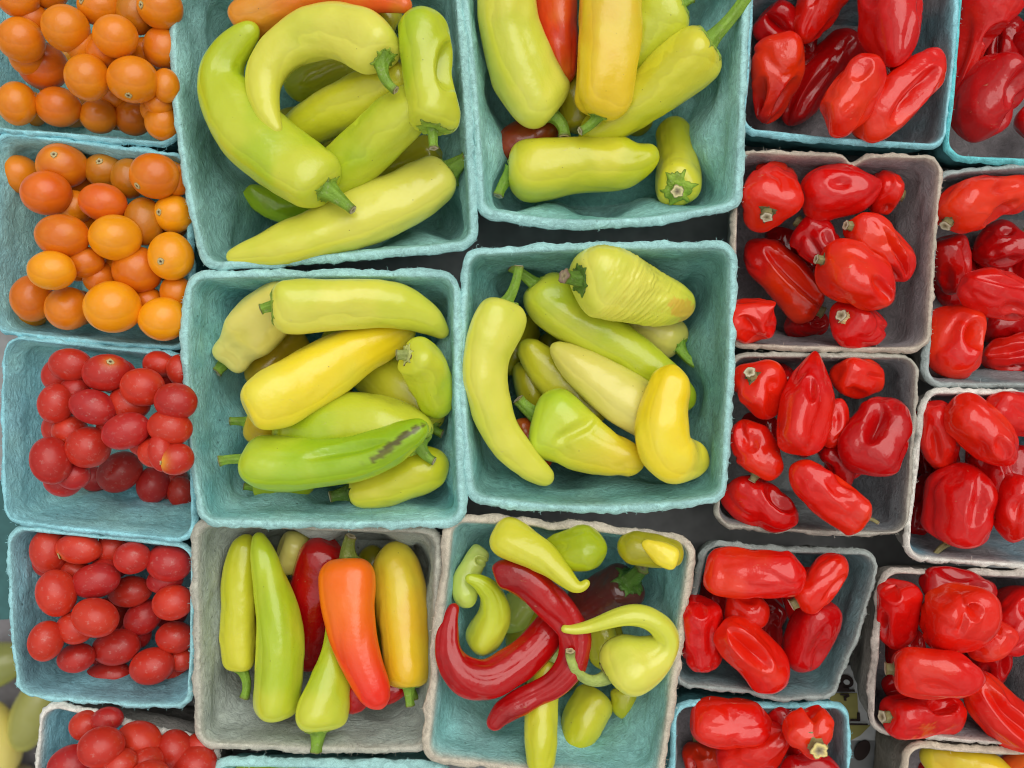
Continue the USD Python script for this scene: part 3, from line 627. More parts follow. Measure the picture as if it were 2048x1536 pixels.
        ev = np.vstack([e + t_[-1] * 0.00005, e * 0.8 + ctr_ * 0.2 + t_[-1] * 0.0004, e * 0.35 + ctr_ * 0.65 + t_[-1] * 0.0001, ctr_ - t_[-1] * 0.0002])
        ef = np.vstack([ring_faces(3, kk), np.c_[2 * kk + np.arange(kk), 2 * kk + (np.arange(kk) + 1) % kk, np.full(kk, 3 * kk)]])
        ec = np.vstack([np.repeat(lin((110, 92, 62))[None], kk, 0), np.repeat(lin(st.get('cut', (188, 178, 150)))[None], kk, 0), np.repeat(lin((150, 136, 104))[None], kk, 0), lin((96, 84, 62))[None]])
        part(stem, 'cut_end', ev, ef[:, ::-1], M_STEM, ec, base)

# ------------------------------------------------------------------ tomatoes
def make_tomato(it, seed):
    inside(it); b = B[it['b']]; g = np.random.default_rng(seed)
    cx, cy, rx, ry, an = it['e']
    an = math.radians(an)
    def place(z0, sx, sy):
        z = z0; c = W(cx, cy, z); sc = (CAM_H - z) / F_PX
        o = np.array([-1, -0.5, 0, 0.5, 1.0])
        if rx >= ry: dx, dy, r, k = math.cos(an), -math.sin(an), ry, rx - ry
        else: dx, dy, r, k = -math.sin(an), -math.cos(an), rx, ry - rx
        P = c + np.c_[o * dx * k * sc, o * dy * k * sc, o * 0]
        return P, np.full(5, r * sc)
    z0, _, _ = settle(b, place, False, soft=it.get('soft', -0.3)); z0 += it.get('lift', 0)
    P, R = place(z0, 0, 0); stamp(b, P, R)
    sc = (CAM_H - z0) / F_PX; c = W(cx, cy, z0)
    nth, ns = 44, 30
    ph = np.linspace(0, np.pi, ns + 2)[1:-1]; th = np.linspace(0, 2 * np.pi, nth, endpoint=False)
    # the scar sits at the pole: aim the pole where the photograph shows it
    a3 = np.array([rx, ry, min(rx, ry)]) * sc
    scar = it.get('scar')
    if scar:
        q = np.array([(scar[0] - cx), -(scar[1] - cy)]); q = np.array([q[0] * math.cos(an) - q[1] * math.sin(an), q[0] * math.sin(an) + q[1] * math.cos(an)])
        q = q / np.array([rx, ry]); l = min(np.hypot(*q), 0.96); q = q / max(np.hypot(*q), 1e-6) * l
        pole = np.array([q[0], q[1], math.sqrt(1 - l * l)])
    else:
        pole = g.normal(0, 1, 3); pole[2] = -abs(pole[2]) - 0.3; pole /= np.linalg.norm(pole)
    e1 = np.cross(pole, [0.3, 1, 0.2]); e1 /= np.linalg.norm(e1); e2 = np.cross(pole, e1)
    u = np.cos(ph)[:, None, None] * pole + np.sin(ph)[:, None, None] * (np.cos(th)[None, :, None] * e1 + np.sin(th)[None, :, None] * e2)
    u = np.vstack([u.reshape(-1, 3), pole, -pole])
    d = 1 + 0.035 * 2 * (meshkit.fbm(u * 1.1 + seed * 1.3, 2, seed) - 0.5)
    d[:-2] -= np.repeat(0.05 * np.exp(-(ph / 0.16) ** 2), nth); d[-2] -= 0.05
    lv = u * a3 * d[:, None]
    ca, sa = math.cos(an), math.sin(an)
    v = np.c_[lv[:, 0] * ca + lv[:, 1] * sa, -lv[:, 0] * sa + lv[:, 1] * ca, lv[:, 2]] + c
    m = ns * nth; j = np.arange(nth)
    f = np.vstack([ring_faces(ns, nth), np.c_[np.full(nth, m), (j + 1) % nth, j], np.c_[np.full(nth, m + 1), (ns - 1) * nth + j, (ns - 1) * nth + (j + 1) % nth]])
    if np.einsum('ij,ij->', v[f[:, 0]] - c, np.cross(v[f[:, 1]] - c, v[f[:, 2]] - c)) < 0: f = f[:, ::-1]
    col = lin(it['col']) * g.uniform(0.92, 1.05); col = np.broadcast_to(col, v.shape).copy()
    nz = meshkit.fbm(u * 1.5 + seed, 3, seed + 2)[:, None]
    col = col + (lin(it['col2']) - col) * smoothstep(0.35, 0.75, nz) * 0.7
    if scar:
        gl = np.exp(-(np.arccos(np.clip(u @ pole, -1, 1)) / it.get('glow', 0.32)) ** 2)[:, None] * it.get('glowamt', 0.35)
        col = col + (lin((232, 170, 50)) - col) * gl
    base = np.array([c[0], c[1], v[:, 2].min()])
    prim = thing('cherry_tomato' if it['kind'] == 'o' else 'grape_tomato', it['label'], 'tomato', base, it.get('group'))
    part(prim, 'fruit_body', v, f, M_ORT if it['kind'] == 'o' else M_RDT, col, base)
    if scar:
        wp = v[-2]; nrm = (v[-2] - c); nrm /= np.linalg.norm(nrm)
        kk = 18; t = np.linspace(0, 2 * np.pi, kk, endpoint=False); x1 = np.cross(nrm, [0.2, 1, 0.1]); x1 /= np.linalg.norm(x1); x2 = np.cross(nrm, x1)
        rg = []
        for q, hgt in ((1.0, -0.0002), (0.85, 0.0005), (0.5, 0.0004), (0.25, 0.0001)):
            rad = 0.0019 * q * (1 + 0.14 * g.normal(0, 1, kk)) * it.get('scarsize', 1.0)
            rg.append(wp + nrm * (hgt + 0.0003) + rad[:, None] * (np.cos(t)[:, None] * x1 + np.sin(t)[:, None] * x2))
        sv = np.vstack(rg + [wp[None] + nrm * 0.0001]); sf = np.vstack([ring_faces(4, kk), np.c_[3 * kk + np.arange(kk), 3 * kk + (np.arange(kk) + 1) % kk, np.full(kk, 4 * kk)]])
        sc_ = np.vstack([np.repeat(lin(x)[None], kk, 0) for x in ((120, 92, 40), (186, 170, 120), (170, 158, 116), (96, 74, 44))] + [lin((70, 52, 32))[None]])
        n0 = np.cross(sv[sf[0, 1]] - sv[sf[0, 0]], sv[sf[0, 2]] - sv[sf[0, 0]])
        part(prim, 'stem_scar', sv, sf if n0 @ nrm > 0 else sf[:, ::-1], M_STEM, sc_, base)

# ------------------------------------------------------------------ what lies in each basket, lowest first
def p(b, c, pts, label, **kw): ITEMS.append(dict(kind='p', b=b, c=c, pts=pts, label=label, **kw))
def S(to=None, **kw): return dict(to=to, **kw)
def SR(to=None, **kw): return dict(dict(to=to, col=(92, 88, 52), scol=(126, 120, 78), cal=0.36, len=0.0022, r=(10, 10), dryedge=True, thick=0.0006, cut=(206, 198, 170)), **kw)
def filler(b, c, cx, cy, w, h, num, r, ln, name, label, seed):
    """a first layer side by side on the floor of the basket"""
    g = np.random.default_rng(seed); num = 3
    for i in range(num):
        x, y = cx + (i - 1) * r * 2.1 + g.uniform(-5, 5), cy + g.uniform(-0.3, 0.3) * h
        a = np.pi / 2 + g.uniform(-0.12, 0.12); dx, dy = ln / 2 * math.cos(a), ln / 2 * math.sin(a)
        p(b, c, [(x - dx, y - dy, r * 0.8), (x + g.uniform(-6, 6), y, r), (x + dx, y + dy, r * 0.6)], label, name=name, group=label)


# --- P1, pale green banana peppers, top
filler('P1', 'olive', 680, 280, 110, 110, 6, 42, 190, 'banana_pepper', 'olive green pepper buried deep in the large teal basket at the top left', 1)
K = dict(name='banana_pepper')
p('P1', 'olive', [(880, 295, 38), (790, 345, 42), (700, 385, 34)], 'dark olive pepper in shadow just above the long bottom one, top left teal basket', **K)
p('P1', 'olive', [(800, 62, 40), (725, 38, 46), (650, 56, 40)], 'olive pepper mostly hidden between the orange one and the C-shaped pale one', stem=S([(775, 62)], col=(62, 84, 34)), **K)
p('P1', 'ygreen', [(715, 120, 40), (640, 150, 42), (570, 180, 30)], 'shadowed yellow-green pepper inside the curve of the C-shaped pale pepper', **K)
p('P1', 'green', [(490, 376, 14), (525, 398, 28), (590, 415, 34), (650, 410, 30)], 'small green pepper tip showing under the long curved pepper, left basket wall', **K)
p('P1', 'ygreen', [(830, 140, 40), (765, 176, 48), (690, 210, 50), (620, 248, 46), (562, 282, 30)], 'upper of two parallel diagonal peppers crossing the middle of the top left teal basket', **K)
p('P1', 'lime', [(850, 195, 44), (765, 268, 54), (690, 335, 52), (615, 400, 42)], 'lower of two parallel diagonal peppers, with mottled lime skin', **K)
p('P1', 'orangegold', [(822, 14, 14), (760, 0, 24), (680, -8, 34), (590, -2, 44), (510, 32, 44), (470, 58, 34)][::-1], 'orange pepper reddening to one end along the top of the left teal basket', over=True, **K)
p('P1', 'lime', [(862, 264, 52), (862, 215, 53), (852, 160, 50), (848, 100, 54), (842, 40, 44), (838, 16, 34)], 'blunt yellow-green pepper hanging stem down in the right corner with a deep side dent',
  stem=S([(866, 282), (867, 296)], r=(10, 8), cal=0.72), dents=[(896, 124, 24, 58, 6, 17)], slope=0.2, **K)
p('P1', 'pale', [(902, 342, 44), (835, 384, 57), (745, 430, 60), (645, 466, 52), (548, 496, 38), (452, 516, 9)], 'long straight pale pepper along the front edge pointing to the lower left corner', stem=S([(914, 330), (936, 314)], r=(20, 10), cal=0.72, col=(104, 136, 48), dryedge=True, rise=0.7), over=True, **K)
p('P1', 'lime', [(660, 384, 54), (606, 345, 66), (535, 294, 70), (472, 222, 62), (444, 150, 46), (470, 92, 34), (516, 52, 15)], 'long boomerang shaped green pepper along the left wall with thick pointed stem', stem=S([(684, 402), (706, 420)], r=(19, 8), cal=0.62), slope=0.3, **K)
p('P1', 'pale', [(772, 122, 46), (722, 78, 58), (645, 66, 54), (572, 98, 46), (531, 162, 36), (536, 225, 27), (561, 266, 7)], 'C-shaped pale green pepper lying on top in the top left teal basket', stem=S([(772, 160), (792, 180)], r=(13, 7), cal=0.65), slope=0.3, **K)
# --- P2
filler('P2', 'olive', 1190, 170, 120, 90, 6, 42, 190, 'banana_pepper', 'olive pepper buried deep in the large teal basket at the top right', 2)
p('P2', 'dull', [(1110, 262, 40), (1050, 280, 44), (1000, 300, 26)], 'dull orange red pepper peeping out at the left under the pale green one', **K)
p('P2', 'olive', [(1160, 262, 26), (1150, 200, 40), (1150, 140, 40)], 'olive pepper hidden behind the two hanging stems in the upper right teal basket', **K)
p('P2', 'orangered', [(1112, -80, 46), (1112, 10, 48), (1118, 90, 42), (1132, 170, 18)], 'glossy orange red pepper wedged between pale green and golden peppers', na=0.12, crease=0.08, **K)
p('P2', 'lime', [(1372, 4, 40), (1320, 40, 54), (1262, 100, 50), (1215, 170, 36)], 'olive green pepper behind the diagonal one at the top, its cap at the right', stem=S([(1386, -4)], cal=0.75), **K)
p('P2', 'ygreen', [(1352, 190, 20), (1352, 250, 36), (1354, 320, 43), (1356, 380, 46, )][::-1], 'yellow pepper seen end on with round green cap at the lower right', face=True, stem=S(None, len=0.006, r=(12, 10), cal=0.9, thick=0.002, cut=(220, 205, 150)), **K)
ITEMS[-1]['pts'] = [(1355, 378, 42, 0.026), (1356, 360, 47, 0.010), (1354, 308, 42, -0.004), (1344, 236, 32, -0.014)]
p('P2', 'ygreen', [(1428, 78, 56), (1372, 124, 60), (1304, 184, 52), (1232, 240, 44), (1160, 284, 32)], 'straight yellow-green pepper lying diagonally with a long curved stem at upper right', stem=S([(1452, 48), (1474, 22), (1496, -14)], r=(12, 11), cal=0.8, rise=0.02), over=True, **K)
p('P2', 'gold', [(1194, 240, 44), (1208, 185, 62), (1218, 100, 66), (1222, 0, 65), (1222, -110, 56)], 'broad golden yellow pepper standing in the middle of the upper right teal basket', stem=S([(1160, 262)], r=(10, 7), cal=0.55), nl=4, lobe=0.06, over=True, **K)
p('P2', 'pale', [(1106, 238, 48), (1076, 200, 66), (1042, 130, 68), (1016, 50, 60), (1008, -30, 58), (1012, -120, 50)], 'wide pale green pepper along the left wall with a short downward stem', stem=S([(1124, 252), (1128, 274)], r=(11, 10), cal=0.62), nl=3, lobe=0.06, over=True, **K)
p('P2', 'ygreen', [(1012, 346, 44), (1065, 342, 62), (1145, 332, 56), (1225, 328, 56), (1285, 314, 40), (1305, 288, 18)], 'yellow pepper lying level along the front with its tip curled up at right', stem=S([(1006, 370), (996, 392)], r=(12, 9), cal=0.6), **K)
# --- P3
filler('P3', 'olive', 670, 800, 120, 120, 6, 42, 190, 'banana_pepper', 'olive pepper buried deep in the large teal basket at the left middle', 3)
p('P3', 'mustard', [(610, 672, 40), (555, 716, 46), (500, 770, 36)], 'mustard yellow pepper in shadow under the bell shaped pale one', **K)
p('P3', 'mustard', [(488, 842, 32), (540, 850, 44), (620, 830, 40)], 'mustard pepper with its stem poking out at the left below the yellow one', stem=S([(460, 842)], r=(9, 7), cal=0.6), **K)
p('P3', 'ygreen', [(868, 862, 44), (815, 800, 56), (735, 728, 54), (650, 668, 36)], 'shadowed yellow-green pepper running under the yellow one to the right wall', stem=S([(884, 868)], r=(9, 7)), **K)
p('P3', 'lime', [(810, 708, 34, 0.010), (830, 716, 44, 0.006), (850, 740, 46, -0.002), (868, 784, 42, -0.01), (878, 830, 28, -0.02)], 'green pepper seen end on with pale cap at the right wall', face=True, stem=S([(794, 709)], r=(11, 9), cal=0.72, col=(178, 184, 108), scol=(140, 150, 80), dryedge=True), **K)
p('P3', 'ygreen', [(700, 985, 34), (760, 972, 46), (835, 944, 50), (895, 916, 36)], 'yellow pepper under the streaked green one, dark green cap at the front', stem=S([(660, 994)], r=(16, 9), cal=0.9, col=(70, 96, 30)), **K)
p('P3', 'lime', [(846, 892, 40), (770, 852, 62), (660, 850, 62), (545, 872, 30)], 'olive yellow pepper in the middle with bright green cap at right', stem=S([(858, 916), (868, 922)], r=(14, 7), cal=0.85), **K)
p('P3', 'lime', [(505, 974, 18), (560, 972, 27), (630, 962, 24)], 'small green pepper almost covered at the front left with a twisted stem', stem=S([(488, 972)], r=(8, 6)), **K)
p('P3', 'cream', [(454, 722, 47), (476, 696, 43), (510, 656, 60), (546, 622, 56), (600, 582, 40)], 'bell shaped pale yellow pepper at the left with a waist and short stem', stem=S([(432, 744)], r=(13, 10), cal=0.5), lobe=0.07, nl=4, soft=-0.5, **K)
p('P3', 'yellow', [(488, 826, 46), (556, 792, 62), (638, 746, 60), (716, 702, 52), (790, 662, 38), (828, 640, 24)], 'bright yellow pepper lying diagonally across the middle of the left teal basket', **K)
p('P3', 'pale', [(538, 612, 46), (600, 610, 54), (700, 606, 51), (790, 612, 46), (850, 636, 32), (893, 674, 9)], 'long pale lime pepper along the back wall with tip drooping at right', stem=S([(522, 618)], r=(11, 9), cal=0.75), soft=0.5, **K)
p('P3', 'green', [(482, 916, 44), (540, 926, 54), (640, 926, 50), (738, 910, 46), (802, 880, 38), (855, 848, 13)], 'green pepper with dark brown streaks along the front of its basket',
  stem=S([(438, 922)], r=(9, 9), cal=0.35), spots=[(800, 878, 70, -32, 8, (70, 56, 22), 0.9), (770, 905, 40, -30, 7, (84, 70, 26), 0.8)], dents=[(690, 900, 90, 12, -12, 9)], **K)
# --- P4
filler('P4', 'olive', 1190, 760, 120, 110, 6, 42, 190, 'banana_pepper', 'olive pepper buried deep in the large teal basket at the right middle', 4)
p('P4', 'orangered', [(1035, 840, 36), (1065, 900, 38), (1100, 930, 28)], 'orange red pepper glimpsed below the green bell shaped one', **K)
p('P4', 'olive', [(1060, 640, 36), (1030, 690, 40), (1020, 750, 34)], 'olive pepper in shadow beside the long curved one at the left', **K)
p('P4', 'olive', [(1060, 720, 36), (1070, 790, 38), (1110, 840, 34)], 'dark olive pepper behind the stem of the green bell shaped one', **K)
p('P4', 'cream', [(1364, 694, 34), (1325, 670, 46), (1270, 652, 46), (1210, 640, 30)], 'cream pepper under the big wrinkled one, green stem pointing to the right wall', stem=S([(1388, 726), (1414, 736)], r=(9, 9), cal=0.7, col=(120, 160, 50)), **K)
p('P4', 'ygreen', [(1210, 840, 44), (1150, 790, 46), (1090, 735, 38), (1045, 680, 18)], 'dull yellow pepper lying alongside and left of the pale cream one', **K)
p('P4', 'lime', [(1066, 562, 46), (1110, 606, 60), (1180, 655, 54), (1250, 700, 44), (1316, 752, 42), (1385, 815, 26)], 'bright green pepper running diagonally under the big wrinkled one with brown tipped stem', stem=S([(1040, 545), (1022, 532)], r=(11, 9), cal=0.55, cut=(120, 70, 60)), **K)
p('P4', 'cream', [(1330, 850, 50), (1255, 802, 58), (1182, 752, 46), (1132, 712, 29), (1101, 690, 10)], 'pale cream pepper with a narrow tip pointing to the upper left', **K)
p('P4', 'greengold', [(1064, 830, 54), (1104, 846, 74), (1160, 880, 64), (1222, 908, 46), (1290, 926, 28)], 'glossy green bell shaped pepper turning yellow at the front', stem=S([(1056, 818), (1036, 798)], r=(14, 9), cal=0.5), lobe=0.06, crease=0.05, na=0.07, dents=[(1150, 860, 14, 54, 60, 7)], **K)
p('P4', 'pale', [(1012, 598, 40), (995, 645, 52), (970, 725, 46), (978, 805, 44), (1012, 880, 37), (1060, 932, 30), (1106, 962, 13)], 'long curved pale green pepper down the left side, stem up', stem=S([(1030, 570), (1038, 532)], r=(10, 8), cal=0.65), over=True, **K)
p('P4', 'pale', [(1152, 560, 62, 0.004), (1205, 562, 74, 0.002), (1285, 588, 60), (1350, 606, 40), (1388, 612, 18)], 'big wrinkled pale yellow pepper at the back with round dark green cap',
  stem=S([(1128, 552)], r=(14, 12), cal=0.62, col=(84, 116, 40), cut=(130, 108, 96), up=0.006), wr=0.06, spots=[(1365, 622, 44, 20, 24, (200, 140, 50), 0.6)], slope=0.35, **K)
p('P4', 'yellow', [(1400, 900, 26, -0.02), (1378, 916, 38, -0.014), (1338, 908, 56, -0.002), (1322, 862, 57), (1330, 800, 50), (1341, 755, 40), (1347, 728, 24)], 'fat bright yellow pepper bent into a J at the right', lobe=0.05, face=True, **K)
# --- P5
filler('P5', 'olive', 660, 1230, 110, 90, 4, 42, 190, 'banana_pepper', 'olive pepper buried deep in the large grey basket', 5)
p('P5', 'cream', [(556, 1092, 40), (582, 1104, 44), (606, 1140, 30)], 'cream pepper at the back of the grey basket behind the pointed green one', **K)
p('P5', 'olive', [(735, 1180, 24), (742, 1130, 28), (746, 1090, 24)], 'small olive pepper at the back between the orange and golden ones', **K)
p('P5', 'crimson', [(800, 1350, 30), (780, 1370, 34), (740, 1380, 30)], 'dark red pepper showing behind the golden one near its stem', stem=S([(830, 1400)], r=(8, 7)), crease=0.03, **K)
p('P5', 'crimson', [(740, 1330, 30), (715, 1385, 32), (700, 1428, 13)], 'red pepper tip between the front green and the orange pepper', crease=0.03, **K)
p('P5', 'crimson', [(664, 1080, 32), (645, 1120, 48), (626, 1190, 46), (618, 1270, 38), (620, 1340, 22)], 'dark red pepper leaning on the back wall left of the orange one', crease=0.03, **K)
p('P5', 'ygreen', [(480, 1344, 32), (480, 1300, 36), (479, 1200, 36), (486, 1120, 30), (498, 1068, 22)], 'slim yellow-green pepper nearest the left wall of the grey basket', stem=S([(493, 1366), (488, 1396)], r=(9, 8), cal=0.45), **K)
p('P5', 'gold', [(816, 1380, 42), (814, 1320, 48), (806, 1230, 52), (795, 1140, 46), (786, 1080, 36)], 'golden yellow pepper standing along the right wall of the grey basket', stem=S([(818, 1394), (820, 1412)], r=(11, 8), cal=0.55), **K)
p('P5', 'lime', [(662, 1235, 12), (668, 1300, 26), (660, 1365, 42), (644, 1420, 51), (637, 1470, 36)][::-1], 'pear shaped green pepper at the front edge with its stem pointing down', stem=S([(634, 1485), (631, 1504)], r=(15, 9), cal=0.75), **K)
p('P5', 'lime', [(552, 1440, 42), (554, 1392, 50), (560, 1290, 47), (546, 1190, 38), (526, 1110, 25), (515, 1064, 8)], 'tapering lime green pepper standing with its point up, left of the red one', na=0.09, crease=0.05, **K)
p('P5', 'orangeflame', [(698, 1112, 48), (697, 1160, 58), (701, 1240, 51), (722, 1320, 42), (748, 1380, 34), (765, 1418, 15)], 'orange pepper fading to red at its tip, in the middle of the grey basket', stem=S([(696, 1092), (702, 1072)], r=(17, 9), cal=0.6, col=(100, 112, 40)), crease=0.02, na=0.05, **K)
# --- P6
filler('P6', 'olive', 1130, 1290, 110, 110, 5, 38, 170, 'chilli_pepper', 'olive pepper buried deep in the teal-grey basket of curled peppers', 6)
K6 = dict(name='chilli_pepper')
p('P6', 'palegreen', [(1060, 1190, 30), (1030, 1225, 34), (1010, 1265, 24)], 'pale green pepper behind the curled red ones, left of centre', **K6)
p('P6', 'ygreen', [(1190, 1240, 30), (1205, 1290, 34), (1215, 1340, 30)], 'dull yellow pepper behind the big curled yellow one', **K6)
p('P6', 'palegreen', [(1115, 1290, 26), (1090, 1340, 30), (1070, 1390, 26)], 'pale green pepper between the arms of the two red ones', **K6)
p('P6', 'palegreen', [(968, 1096, 20), (945, 1128, 22), (930, 1172, 28), (948, 1210, 24)], 'small pale green pepper with a knobbed end at the upper left wall', lobe=0.06, dents=[(962, 1122, 12, 8, 30, 10)], **K6)
p('P6', 'olive', [(1370, 1112, 24), (1310, 1098, 34), (1235, 1080, 30)], 'olive pepper in shadow along the back wall at right', **K6)
p('P6', 'brown', [(1262, 1158, 44, 0.014), (1232, 1182, 48, 0.006), (1180, 1208, 42, -0.004), (1130, 1225, 30, -0.01)], 'dark brown pepper with a large green cap facing up', face=True, stem=S(None, len=0.012, r=(17, 12), cal=0.85, col=(70, 104, 36), cut=(120, 140, 60)), lobe=0.07, **K6)
p('P6', 'ygreen', [(1250, 1375, 28), (1246, 1415, 22), (1244, 1438, 8)], 'small yellow tip sticking out below the big curled yellow pepper', **K6)
p('P6', 'ygreen', [(1100, 1320, 26), (1084, 1400, 32), (1080, 1470, 34), (1082, 1552, 22)], 'slim yellow-green pepper pointing to the front edge left of the blunt one', over=True, **K6)
p('P6', 'ygreen', [(1200, 1380, 36), (1172, 1430, 44), (1152, 1474, 36), (1140, 1508, 16)], 'blunt yellow-green pepper pointing to the front under the curled yellow one', lobe=0.05, **K6)
p('P6', 'lime', [(945, 1300, 32), (972, 1266, 38), (988, 1215, 32), (968, 1174, 20), (930, 1156, 8)], 'crooked yellow-green pepper with hooked tip beside the red tip at the left', lobe=0.05, **K6)
p('P6', 'ogreen', [(1092, 1132, 26), (1130, 1106, 42), (1172, 1082, 48), (1214, 1080, 34)], 'blunt olive green pepper at the back with knobbly end', lobe=0.08, crease=0.05, **K6)
p('P6', 'yellow', [(1356, 1122, 20), (1326, 1108, 23), (1302, 1094, 16), (1284, 1085, 8)], 'short yellow pepper tip pointing left at the back right corner', **K6)
p('P6', 'darkred', [(1130, 1215, 30), (1085, 1275, 36), (1025, 1332, 38), (955, 1358, 40), (908, 1326, 34), (897, 1262, 23), (912, 1206, 8)], 'dark red pepper bent into a hook with its point up at the left wall', crease=0.09, na=0.17, **K6)
p('P6', 'darkred', [(985, 1152, 24), (1035, 1150, 34), (1098, 1198, 37), (1146, 1262, 31), (1142, 1326, 32), (1085, 1380, 29), (1012, 1420, 24), (982, 1460, 13)], 'long dark red pepper doubled back like a boomerang across the middle', crease=0.10, na=0.17, slope=0.25, **K6)
p('P6', 'ygreen', [(984, 1062, 30), (1018, 1080, 42), (1074, 1108, 36), (1124, 1148, 22), (1158, 1174, 12), (1177, 1160, 7)], 'smooth yellow-green pepper at the back with a tiny hooked tip', slope=0.3, **K6)
p('P6', 'pale', [(1212, 1352, 42), (1258, 1330, 60), (1306, 1310, 46), (1332, 1276, 30), (1302, 1240, 25), (1215, 1242, 17), (1122, 1256, 7)], 'large yellow pepper curled on itself with a long tapering tip and curved stem', stem=S([(1180, 1360), (1150, 1338), (1140, 1302)], r=(11, 8), cal=0.8, col=(132, 146, 60), scol=(150, 166, 84), dryedge=True, cut=(196, 184, 140), rise=0.35), slope=0.25, **K6)
# --- P7, its contents only just in view
p('P7', 'lime', [(470, 1570, 34), (540, 1556, 36), (620, 1562, 28)], 'green pepper tip at the very bottom of the photo, left in its basket', **K)
p('P7', 'ygreen', [(680, 1572, 34), (760, 1560, 38), (850, 1572, 28)], 'yellow-green pepper at the very bottom of the photo, right in its basket', **K)

# --- red peppers
RK = dict(name='mini_pepper')
SHORT = {'R1': 'topmost red pepper basket', 'R2': 'upper right corner red basket', 'R3': 'brown-grey red pepper basket', 'R4': 'red basket at the right edge under the corner one', 'R5': 'grey basket with the pointed red pepper', 'R6': 'white edged red pepper basket', 'R7': 'lopsided red pepper basket', 'R8': 'bright edged bottom red basket', 'R9': 'pale torn edged red basket'}
for key, cx, cy, w, h, sd_ in (('R1', 1690, 110, 90, 110, 11), ('R2', 2010, 120, 60, 130, 12), ('R3', 1640, 500, 90, 90, 13), ('R4', 1980, 560, 60, 110, 14), ('R5', 1610, 870, 80, 90, 15),
                               ('R6', 1960, 940, 70, 80, 16), ('R7', 1520, 1210, 70, 50, 17), ('R8', 1520, 1540, 80, 60, 18), ('R9', 1900, 1290, 80, 90, 19)):
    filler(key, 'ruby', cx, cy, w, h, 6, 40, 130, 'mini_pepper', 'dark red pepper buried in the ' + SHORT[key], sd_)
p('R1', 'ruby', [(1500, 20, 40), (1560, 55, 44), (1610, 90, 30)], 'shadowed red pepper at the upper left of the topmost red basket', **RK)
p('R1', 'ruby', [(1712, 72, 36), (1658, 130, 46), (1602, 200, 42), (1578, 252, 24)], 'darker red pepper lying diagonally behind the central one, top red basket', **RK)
p('R1', 'scarlet', [(1662, -50, 50), (1640, 5, 44), (1618, 55, 32), (1606, 88, 12)], 'red pepper pointing down at the top of the topmost red basket', **RK)
p('R1', 'scarlet', [(1715, 275, 24), (1745, 244, 46), (1794, 195, 50), (1842, 146, 44), (1878, 96, 20)], 'red pepper with a long groove lying toward the right wall, top basket', dents=[(1830, 190, 75, 20, -50, 18)], nodent=True, **RK)
p('R1', 'red', [(1772, -70, 60), (1778, 20, 64), (1786, 85, 46), (1792, 132, 18)], 'big dark red pepper hanging down from the top edge, top red basket', **RK)
p('R1', 'scarlet', [(1556, 62, 36), (1556, 130, 54), (1542, 200, 42), (1530, 248, 24)], 'bright red pepper with hollow lower sides at the left wall, top basket', dents=[(1512, 205, 16, 45, 10, 18), (1572, 205, 18, 50, 25, 14)], nodent=True, **RK)
p('R1', 'scarlet', [(1648, 270, 36), (1662, 250, 44), (1694, 208, 50), (1728, 156, 48), (1760, 116, 34)], 'smooth bright red pepper in the centre of the topmost red basket', dents=[(1722, 140, 28, 18, -50, 7)], nodent=True, **RK)
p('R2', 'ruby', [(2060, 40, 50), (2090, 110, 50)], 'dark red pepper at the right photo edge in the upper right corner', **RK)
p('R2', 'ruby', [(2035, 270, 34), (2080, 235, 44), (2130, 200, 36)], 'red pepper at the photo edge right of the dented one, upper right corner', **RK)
p('R2', 'red', [(1990, -70, 66), (1978, 10, 62), (1948, 90, 36), (1918, 170, 30), (1905, 230, 18)], 'crumpled red pepper with a pinched waist in the upper right corner', dents=[(2000, 70, 26, 20, 0, 16)], **RK)
p('R2', 'ruby', [(2030, 130, 46), (1995, 165, 62), (1962, 228, 62), (1944, 286, 40)], 'large dented red pepper lying diagonally in the upper right corner', dents=[(2030, 175, 18, 45, 25, 14)], **RK)
p('R3', 'ruby', [(1600, 445, 40), (1640, 485, 44), (1660, 530, 34)], 'dark red pepper in the hole at the middle of the brown-grey basket', stem=SR(), **RK)
p('R3', 'ruby', [(1572, 640, 30), (1612, 645, 34), (1655, 640, 26)], 'dark red pepper under the front of the slanting grooved one', **RK)
p('R3', 'scarlet', [(1803, 390, 26), (1780, 386, 44), (1735, 378, 42)], 'red pepper at the back right with a pale cut end', stem=SR(col=(220, 205, 160), len=0.001, cal=0.55), **RK)
p('R3', 'scarlet', [(1464, 596, 42), (1500, 628, 54), (1548, 652, 26)], 'red pepper in the front left corner with a dented end', dents=[(1500, 650, 30, 14, 30, 12)], **RK)
p('R3', 'red', [(1684, 632, 40, 0.014), (1710, 646, 46, 0.006), (1752, 662, 34, -0.004)], 'small blocky red pepper at the front with a cream stem scar facing up', face=True, stem=SR(col=(206, 186, 130), scol=(206, 190, 140), cal=0.36, len=0.001), **RK)
p('R3', 'scarlet', [(1640, 622, 28), (1618, 608, 44), (1578, 566, 46), (1530, 518, 46), (1496, 482, 30)], 'long grooved red pepper slanting from the left wall to the front', stem=SR(), dents=[(1590, 555, 85, 15, 46, 14)], nodent=True, **RK)
p('R3', 'red', [(1600, 396, 36), (1650, 388, 54), (1712, 378, 46), (1762, 362, 16)], 'pointed red pepper lying level along the back of the brown-grey basket', **RK)
p('R3', 'scarlet', [(1698, 452, 30), (1738, 470, 48), (1785, 518, 46), (1816, 560, 24)], 'red pepper with long ridges right of the centre, brown-grey basket', stem=SR(r=(9, 8)), dents=[(1795, 505, 55, 10, 60, 14)], **RK)
p('R3', 'scarlet', [(1534, 430, 50, 0.016), (1538, 402, 57, 0.008), (1548, 360, 44, -0.006), (1556, 335, 26, -0.014)], 'red pepper standing stem up at the back left, grey stem scar in view', face=True, stem=SR(cal=0.38, len=0.002), lobe=0.1, **RK)
